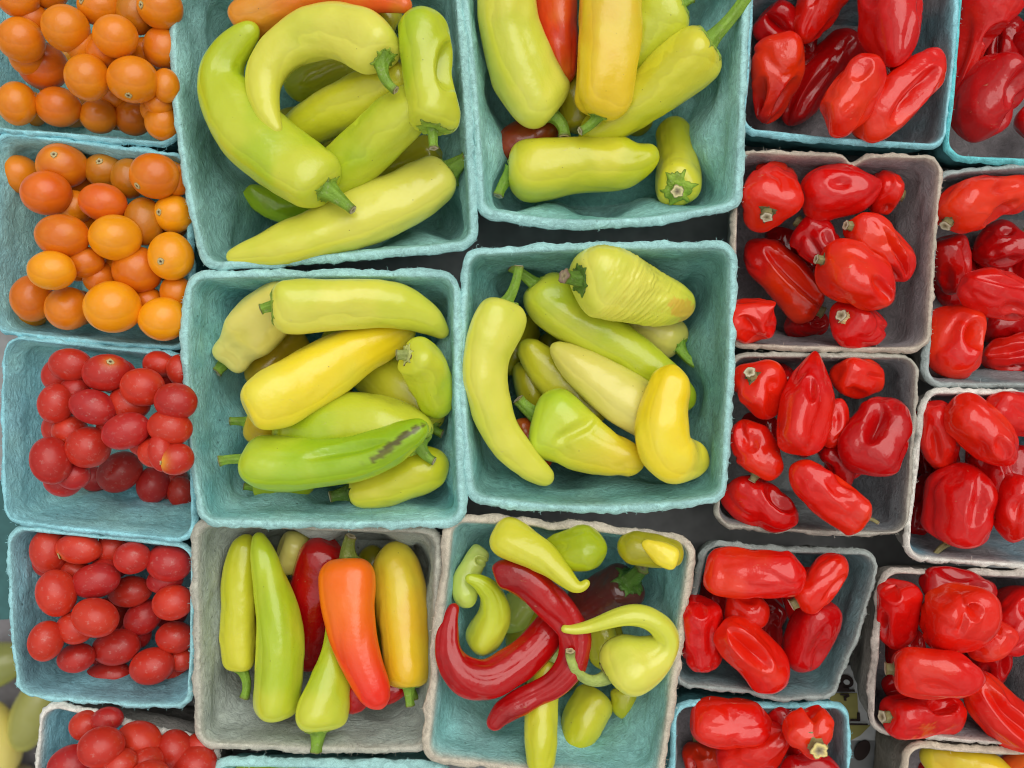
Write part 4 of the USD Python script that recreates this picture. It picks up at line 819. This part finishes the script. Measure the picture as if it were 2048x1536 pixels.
p('R3', 'scarlet', [(1640, 520, 36), (1690, 540, 64), (1745, 575, 58), (1788, 598, 34)], 'broad bright red pepper on top in the brown-grey basket with hollow tip', stem=SR(r=(9, 8)), dents=[(1762, 580, 34, 18, 45, 16)], nodent=True, **RK)
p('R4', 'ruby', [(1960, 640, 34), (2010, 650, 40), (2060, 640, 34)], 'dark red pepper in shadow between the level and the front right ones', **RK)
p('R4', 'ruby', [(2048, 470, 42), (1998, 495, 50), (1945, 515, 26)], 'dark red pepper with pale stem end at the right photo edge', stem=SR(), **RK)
p('R4', 'red', [(1878, 468, 36), (1902, 520, 38), (1898, 590, 26)], 'red pepper against the left wall under the stemmed one, right photo edge', **RK)
p('R4', 'red', [(1966, 716, 12), (2008, 712, 40), (2075, 700, 58)], 'grooved red pepper with pointed tip in the front right, photo edge', dents=[(2030, 700, 50, 12, -10, 12)], **RK)
p('R4', 'scarlet', [(1916, 616, 34), (1912, 658, 54), (1906, 708, 52), (1896, 750, 32)], 'blocky bell shaped red pepper in the front left corner near the right edge', lobe=0.09, dents=[(1948, 670, 14, 30, 0, 12)], **RK)
p('R4', 'scarlet', [(1886, 446, 36), (1930, 412, 56), (1992, 390, 46), (2055, 404, 50)], 'arched red pepper along the back wall with dried stem at left', stem=SR(), dents=[(2000, 425, 50, 14, -30, 10)], **RK)
p('R4', 'red', [(1924, 562, 20), (1976, 585, 50), (2060, 602, 56)], 'long red pepper lying level in the middle at the right photo edge', dents=[(2010, 565, 60, 10, 10, 8)], **RK)
p('R5', 'ruby', [(1590, 740, 36), (1560, 780, 40), (1540, 830, 34)], 'dark red pepper behind the stem-up one in the grey basket with the pointed pepper', **RK)
p('R5', 'ruby', [(1640, 890, 30), (1680, 930, 36), (1650, 990, 30)], 'dark red pepper below the centre behind the front ones, pointed pepper basket', **RK)
p('R5', 'red', [(1655, 800, 28), (1666, 850, 32), (1652, 892, 20)], 'small red pepper squeezed right of the pointed pepper', **RK)
p('R5', 'scarlet', [(1672, 745, 36), (1716, 756, 42), (1766, 760, 28)], 'orange red pepper in the back right corner, right of the pointed pepper', **RK)
p('R5', 'scarlet', [(1502, 748, 46, 0.014), (1520, 775, 54, 0.004), (1548, 805, 40, -0.006)], 'red pepper with a round cut stem facing up at the back left', face=True, stem=SR(cal=0.36, len=0.002), lobe=0.1, **RK)
p('R5', 'red', [(1458, 955, 38), (1510, 1000, 50), (1560, 1030, 42), (1594, 1050, 20)], 'red pepper with a deep hollow in the front left corner', dents=[(1560, 1000, 36, 18, 40, 18)], nodent=True, **RK)
p('R5', 'ruby', [(1712, 945, 40), (1730, 908, 62), (1765, 850, 58), (1790, 798, 26)], 'dark red pepper with one long deep dent near the right wall', dents=[(1752, 848, 46, 17, -60, 20)], nodent=True, **RK)
p('R5', 'scarlet', [(1508, 955, 36), (1515, 918, 47), (1496, 868, 40), (1490, 838, 26)], 'red pepper down the left wall with a yellow-green star shaped stem end', stem=SR(col=(150, 140, 60), r=(8, 6)), **RK)
p('R5', 'scarlet', [(1738, 1040, 28), (1715, 1028, 44), (1668, 998, 46), (1618, 958, 42), (1580, 934, 30)], 'smooth red pepper at the front with a thin green stem at its lower right', stem=SR([(1746, 1040), (1756, 1046)], r=(4, 3), col=(140, 140, 50), cal=0.3), **RK)
p('R5', 'red', [(1592, 908, 34), (1598, 876, 50), (1611, 815, 57), (1622, 758, 40), (1628, 722, 19), (1631, 702, 5)], 'pointed red pepper on top whose tip crosses the back edge', dents=[(1618, 775, 17, 26, 5, 10)], nodent=True, slope=0.3, over=True, **RK)
p('R6', 'ruby', [(1960, 890, 34), (1990, 960, 40), (1980, 1040, 34)], 'dark red pepper in shadow right of the big central one, white edged basket', **RK)
p('R6', 'ruby', [(1872, 955, 34), (1846, 1015, 36), (1828, 1072, 18)], 'red pepper against the left wall under the pointed one, white edged basket', **RK)
p('R6', 'red', [(1985, 800, 24), (2050, 832, 42), (2110, 850, 36)], 'red pepper along the back wall at the right edge, white edged basket', **RK)
p('R6', 'red', [(1846, 800, 26), (1862, 870, 44), (1884, 920, 28), (1898, 948, 7)], 'red pepper at the left wall with a sharp tip pointing down', **RK)
p('R6', 'red', [(2046, 945, 34), (2032, 1015, 46), (2024, 1085, 28)], 'red pepper standing at the right photo edge in the white edged basket', **RK)
p('R6', 'red', [(1908, 1090, 38), (1915, 1050, 63), (1924, 985, 62), (1940, 928, 42)], 'large glossy red pepper at the front with a green stem below it', stem=SR([(1876, 1102), (1866, 1114)], r=(7, 4), col=(130, 130, 46), cal=0.2), dents=[(1955, 1000, 18, 55, 15, 10)], nodent=True, **RK)
p('R6', 'scarlet', [(1896, 808, 28), (1930, 832, 52), (1985, 882, 54), (2024, 930, 22)], 'bright red pepper lying diagonally at the back with a dimpled tip', dents=[(2000, 895, 16, 26, -30, 9)], nodent=True, **RK)
p('R7', 'ruby', [(1560, 1200, 34), (1530, 1260, 36), (1560, 1310, 30)], 'dark red pepper behind the hollow one in the lopsided basket', **RK)
p('R7', 'ruby', [(1650, 1200, 32), (1628, 1250, 50), (1602, 1308, 42), (1590, 1340, 20)], 'flat sided red pepper nearest the streaked right wall', na=0.1, crease=0.03, **RK)
p('R7', 'red', [(1448, 1205, 30), (1492, 1222, 40), (1532, 1250, 26)], 'red pepper squeezed between the level one and the hollow one', **RK)
p('R7', 'scarlet', [(1590, 1206, 26), (1612, 1192, 38), (1656, 1148, 36), (1692, 1108, 32)], 'red pepper slanting to the back right corner with a torn pale stem end', stem=SR(cut=(235, 225, 200)), **RK)
p('R7', 'red', [(1392, 1195, 38), (1402, 1240, 46), (1404, 1300, 46), (1408, 1340, 28)], 'red pepper along the left wall of the lopsided basket with hollow top', keep=0.6, dents=[(1400, 1215, 20, 16, 60, 13)], **RK)
p('R7', 'scarlet', [(1404, 1140, 40), (1440, 1146, 50), (1510, 1150, 53), (1580, 1148, 48), (1612, 1142, 34)], 'long blunt red pepper lying level along the back of the lopsided basket', na=0.1, nodent=True, over=True, **RK)
p('R7', 'scarlet', [(1442, 1256, 24), (1486, 1290, 50), (1530, 1340, 50), (1550, 1376, 26)], 'red pepper with a long open hollow lying at the front of the lopsided basket', dents=[(1498, 1298, 58, 18, 42, 22)], nodent=True, crease=0.03, **RK)
p('R8', 'ruby', [(1560, 1560, 46), (1640, 1552, 42), (1690, 1540, 30)], 'red pepper at the lower photo edge right in the bright edged basket', **RK)
p('R8', 'ruby', [(1590, 1420, 30), (1560, 1450, 34), (1520, 1500, 30)], 'dark red pepper hidden behind the level top one, bright edged basket', **RK)
p('R8', 'scarlet', [(1396, 1478, 28), (1402, 1510, 40), (1420, 1555, 38)], 'red pepper at the left with a small grey stem end, bright edged basket', stem=SR(), **RK)
p('R8', 'red', [(1440, 1535, 40), (1512, 1498, 46), (1575, 1460, 30)], 'red pepper slanting under the level top one, bright edged basket', **RK)
p('R8', 'scarlet', [(1634, 1494, 38, 0.014), (1618, 1468, 50, 0.004), (1592, 1424, 36, -0.008)], 'red pepper with yellowish cut stem facing up in the bright edged basket', face=True, stem=SR(cal=0.40, len=0.003, col=(140, 120, 50), cut=(226, 206, 130), r=(15, 15)), lobe=0.1, **RK)
p('R8', 'scarlet', [(1378, 1446, 30), (1428, 1448, 47), (1500, 1450, 48), (1546, 1448, 36)], 'smooth red pepper lying level on top in the bright edged basket', na=0.1, nodent=True, **RK)
p('R9', 'ruby', [(1770, 1390, 30), (1820, 1380, 36), (1870, 1390, 30)], 'dark red pepper hidden between the two level front ones, pale torn edged basket', **RK)
p('R9', 'ruby', [(1842, 1152, 28), (1922, 1156, 42), (1992, 1184, 26)], 'red pepper lying level along the back wall behind the blocky one', **RK)
p('R9', 'red', [(1800, 1128, 30), (1796, 1190, 42), (1792, 1260, 42), (1802, 1290, 22)], 'red pepper standing along the left wall of the pale torn edged basket', dents=[(1788, 1180, 16, 24, 0, 10)], **RK)
p('R9', 'red', [(2055, 1180, 40), (2032, 1240, 50), (2002, 1305, 28)], 'red pepper at the right photo edge, right of the blocky one', **RK)
p('R9', 'scarlet', [(2010, 1242, 30), (1980, 1280, 38), (1938, 1312, 26)], 'small red pepper tucked under the right of the blocky one', **RK)
p('R9', 'scarlet', [(2085, 1495, 42), (2028, 1450, 50), (1972, 1390, 44), (1945, 1340, 24)], 'long red pepper with an open groove in the lower right, photo edge', dents=[(2030, 1440, 70, 18, 48, 18)], nodent=True, **RK)
p('R9', 'red', [(1758, 1432, 38), (1830, 1430, 44), (1895, 1428, 42), (1925, 1430, 26)], 'red pepper lying level nearest the front edge with a dried stem at left', stem=SR(col=(90, 84, 50)), dents=[(1885, 1410, 34, 14, 0, 12)], nodent=True, **RK)
p('R9', 'scarlet', [(1922, 1168, 40), (1914, 1220, 72), (1890, 1268, 58), (1880, 1302, 32)], 'blocky red pepper with a puckered side on top in the pale torn edged basket', lobe=0.1, dents=[(1952, 1225, 18, 16, 30, 16), (1925, 1230, 10, 50, 10, 8)], nodent=True, **RK)
p('R9', 'scarlet', [(1768, 1336, 40), (1838, 1342, 55), (1910, 1350, 50), (1972, 1360, 20)], 'tapered red pepper lying level above the one nearest the front edge', stem=SR(col=(120, 124, 90)), nodent=True, **RK)
# --- R10
p('R10', 'crimson', [(1820, 1560, 34), (1900, 1560, 44), (1980, 1570, 34)], 'red pepper under the yellow one in the lower right corner', **K)
p('R10', 'orangered', [(2100, 1535, 34), (2040, 1545, 40), (1990, 1570, 30)], 'orange red pepper at the lower right corner of the photo', **K)
p('R10', 'gold', [(2020, 1580, 30), (1960, 1540, 42), (1890, 1518, 36), (1838, 1512, 22)], 'yellow pepper lying over red ones in the lower right corner', **K)

# --- tomatoes: (x, y, half width, half height, turn, layer, scar)
TOM = {
 'T1': [(66, 40, 32, 32, 0, 0), (165, 92, 32, 32, 0, 0), (205, 105, 30, 30, 0, 0), (292, 108, 32, 32, 0, 0), (228, 194, 28, 28, 0, 0), (62, 178, 30, 30, 0, 0), (318, 205, 28, 28, 0, 0), (130, -8, 36, 34, 0, 0),
        (96, -20, 40, 36, 0, 1), (36, -2, 40, 36, 0, 1), (198, 14, 42, 36, 0, 1, (178, 15)), (272, 26, 38, 42, 0, 1), (43, 80, 44, 43, 0, 1), (330, 96, 37, 42, 0, 1), (340, 171, 26, 34, 0, 1), (34, 207, 37, 43, 0, 1), (266, 237, 36, 34, 0, 1), (197, 233, 36, 34, 0, 1),
        (320, 14, 44, 42, 0, 2, (295, 24)), (132, 57, 45, 45, 0, 2), (231, 73, 43, 41, 0, 2), (87, 132, 48, 46, 0, 2), (175, 155, 43, 45, 0, 2), (267, 160, 50, 45, 0, 2, (267, 199)), (117, 214, 43, 39, 0, 2), (326, 243, 35, 38, 0, 2)],
 'T2': [(365, 360, 30, 32, 0, 0), (150, 415, 34, 34, 0, 0), (200, 556, 32, 32, 0, 0), (296, 602, 30, 28, 0, 0), (168, 524, 38, 32, 0, 0), (356, 585, 32, 34, 0, 0), (96, 480, 30, 30, 0, 0),
        (208, 341, 38, 34, 0, 1, (214, 331)), (258, 357, 34, 40, 0, 1), (38, 349, 39, 38, 0, 1), (49, 430, 38, 39, 0, 1), (288, 443, 38, 48, 0, 1), (60, 502, 30, 33, 0, 1), (64, 597, 40, 46, 0, 1), (350, 428, 38, 38, 0, 1, (332, 431)), (275, 540, 48, 47, 0, 1),
        (125, 332, 49, 44, 0, 2, (130, 320)), (310, 352, 49, 45, 0, 2, (286, 379)), (93, 387, 48, 44, 0, 2), (206, 405, 47, 38, 10, 2), (125, 472, 52, 43, 0, 2), (342, 513, 44, 48, 0, 2, (338, 529)), (230, 475, 51, 45, 0, 2), (104, 541, 46, 39, 0, 2), (136, 617, 43, 43, 0, 2), (327, 638, 48, 44, 0, 2), (226, 614, 55, 52, 0, 2)],
 'T3': [(318, 728, 32, 30, 0, 0), (258, 808, 42, 40, 0, 0), (140, 862, 34, 34, 0, 0), (190, 958, 28, 26, 0, 0), (288, 886, 30, 30, 0, 0), (150, 780, 30, 28, 0, 0), (146, 950, 34, 32, 0, 0), (310, 905, 34, 34, 0, 0),
        (362, 740, 28, 32, 0, 1), (141, 729, 42, 37, 0, 1), (340, 855, 44, 38, 15, 1), (322, 905, 26, 38, 0, 1), (362, 984, 28, 32, 0, 1), (112, 807, 37, 40, 0, 1), (306, 970, 34, 38, 0, 1),
        (213, 745, 47, 42, 0, 2, (234, 724)), (285, 774, 43, 43, 0, 2), (352, 803, 42, 42, 10, 2), (186, 814, 47, 37, 22, 2), (252, 862, 48, 38, -20, 2), (176, 894, 43, 43, 0, 2), (102, 921, 41, 48, -14, 2), (352, 918, 36, 36, 0, 2, (329, 921)), (239, 944, 46, 40, -40, 2)],
 'T4': [(148, 1141, 30, 26, 0, 0), (222, 1097, 32, 32, 0, 0), (363, 1319, 24, 24, 0, 0), (270, 1270, 32, 30, 0, 0), (84, 1210, 28, 34, 10, 0), (210, 1140, 30, 26, 0, 0), (330, 1160, 36, 30, 0, 0),
        (98, 1102, 38, 45, 0, 1), (151, 1255, 36, 34, 20, 1), (286, 1235, 40, 36, -40, 1), (350, 1274, 38, 35, 0, 1), (346, 1205, 40, 37, 0, 1), (153, 1316, 37, 32, 0, 1), (92, 1282, 37, 40, 0, 1), (260, 1183, 43, 32, -8, 1), (338, 1126, 45, 40, 0, 1), (215, 1351, 48, 31, 0, 1),
        (158, 1097, 45, 34, 0, 2, (127, 1109)), (264, 1116, 36, 36, 0, 2), (191, 1161, 48, 38, -12, 2), (113, 1186, 40, 47, -16, 2), (191, 1235, 46, 39, 22, 2), (233, 1294, 47, 38, -5, 2), (304, 1332, 44, 41, 0, 2)],
 'T5': [(172, 1450, 32, 32, 0, 0), (215, 1438, 32, 24, 0, 0), (400, 1492, 30, 28, 0, 0), (240, 1530, 36, 34, 0, 0), (300, 1560, 40, 38, 0, 0), (90, 1580, 40, 38, 0, 0), (200, 1600, 40, 40, 0, 0), (350, 1600, 40, 40, 0, 0),
        (350, 1500, 38, 40, -25, 1), (390, 1532, 44, 42, 0, 1), (142, 1530, 45, 42, 0, 1), (302, 1555, 40, 36, 0, 1), (240, 1580, 42, 38, 0, 1), (202, 1494, 45, 41, 0, 2), (279, 1482, 46, 39, 22, 2, (300, 1505))]}
OC = [((206, 116, 12), (212, 128, 14)), ((212, 120, 14), (204, 108, 14)), ((198, 100, 12), (208, 120, 16)), ((220, 138, 12), (226, 150, 16)), ((176, 104, 14), (164, 106, 16)), ((206, 98, 18), (200, 82, 16))]
RC = [((168, 36, 26), (156, 30, 24)), ((178, 42, 26), (168, 36, 24)), ((162, 32, 32), (172, 38, 28)), ((186, 48, 26), (174, 38, 24))]
SPOTC = {('T2', 230): 3, ('T2', 226): 3, ('T2', 327): 3, ('T2', 342): 3, ('T2', 104): 3, ('T2', 350): 3, ('T2', 93): 5, ('T2', 206): 5, ('T2', 288): 4, ('T2', 208): 4, ('T2', 258): 4, ('T2', 136): 1, ('T2', 125): 2, ('T1', 87): 5, ('T1', 272): 4, ('T1', 320): 1, ('T1', 231): 1, ('T1', 132): 0, ('T2', 310): 2}
WHERE = {'T1': 'upper orange tomato basket', 'T2': 'lower orange tomato basket', 'T3': 'upper red tomato basket', 'T4': 'middle red tomato basket', 'T5': 'lowest red tomato basket'}
NTH = ['first', 'second', 'third', 'fourth', 'fifth', 'sixth', 'seventh', 'eighth', 'ninth', 'tenth']
for key, rows in TOM.items():
    o = key in ('T1', 'T2'); g = np.random.default_rng(len(rows))
    # a hidden layer on the floor of the basket
    xs, ys = [r[0] for r in rows], [r[1] for r in rows]
    x0, x1, y0, y1 = min(xs) + 22, max(xs) - 22, min(ys) + 22, max(ys) - 22
    if key == 'T5': x0, y0 = 200, 1530
    lab = ('orange' if o else 'red') + ' tomato buried deep in the ' + WHERE[key]
    nx, ny = max(2, int((x1 - x0) / 84) + 1), max(2, int((y1 - y0) / 84) + 1)
    for i in range(nx):
        for j in range(ny):
            c = (OC if o else RC)[g.integers(4)]
            ITEMS.append(dict(kind='o' if o else 'r', b=key, e=(x0 + (x1 - x0) * i / (nx - 1) + g.uniform(-5, 5), y0 + (y1 - y0) * j / (ny - 1) + g.uniform(-5, 5), 37, 36, 0), col=c[0], col2=c[1], label=lab, group=lab))
    # labels by rows as one sees them
    vis = sorted([r for r in rows if r[5] > 0], key=lambda r: r[1]); nrow = max(3, round(len(vis) / 4)); bands = np.array_split(np.arange(len(vis)), nrow); where = {}
    for bi_, bd in enumerate(bands):
        for q, r in enumerate(sorted([vis[i] for i in bd], key=lambda r: r[0])):
            where[r] = f"{NTH[q]} from left in {NTH[bi_] if bi_ < nrow - 1 else 'bottom'} row"
    hid = sorted([r for r in rows if r[5] == 0], key=lambda r: (round(r[1] / 90), r[0]))
    for r in sorted(rows, key=lambda r: r[5]):
        ci = SPOTC.get((key, r[0]), int(g.integers(3)))
        c = OC[ci] if o else RC[int(g.integers(4))]
        kind = 'orange cherry tomato' if o else 'red grape tomato'
        if r[5] == 0:
            q = hid.index(r); lab = f"{'orange' if o else 'red'} tomato shadowed by upper ones, {NTH[q]} from back, {WHERE[key]}"
        else:
            look = ('stem-scarred ' if len(r) > 6 else '') + ({3: 'yellowish ', 4: 'olive ', 5: 'reddish '}.get(ci, '') if o else '')
            lab = f"{look}{'orange' if o else 'red'} tomato {where[r]}, {WHERE[key]}"
        sh_ = 1.0 if o else float(g.uniform(0.88, 0.97)); e_ = (r[0], r[1], r[2] * (sh_ if r[2] < r[3] else 1), r[3] * (sh_ if r[2] >= r[3] else 1), r[4] + (0 if o or r[4] else float(g.uniform(-14, 14))))
        ITEMS.append(dict(kind='o' if o else 'r', b=key, e=e_, **(dict(keep=0.1, soft=-0.5) if key == 'T5' else {}), col=c[0], col2=c[1], label=lab, scar=r[6] if len(r) > 6 else None,
                          glow=0.5 if (key, r[0]) == ('T3', 352) else 0.3, glowamt=0.9 if (key, r[0]) == ('T3', 352) else 0.3))
for i, it in enumerate(ITEMS):
    if it['kind'] == 'p': make_pepper(it, 1000 + i)
    else: make_tomato(it, 1000 + i)
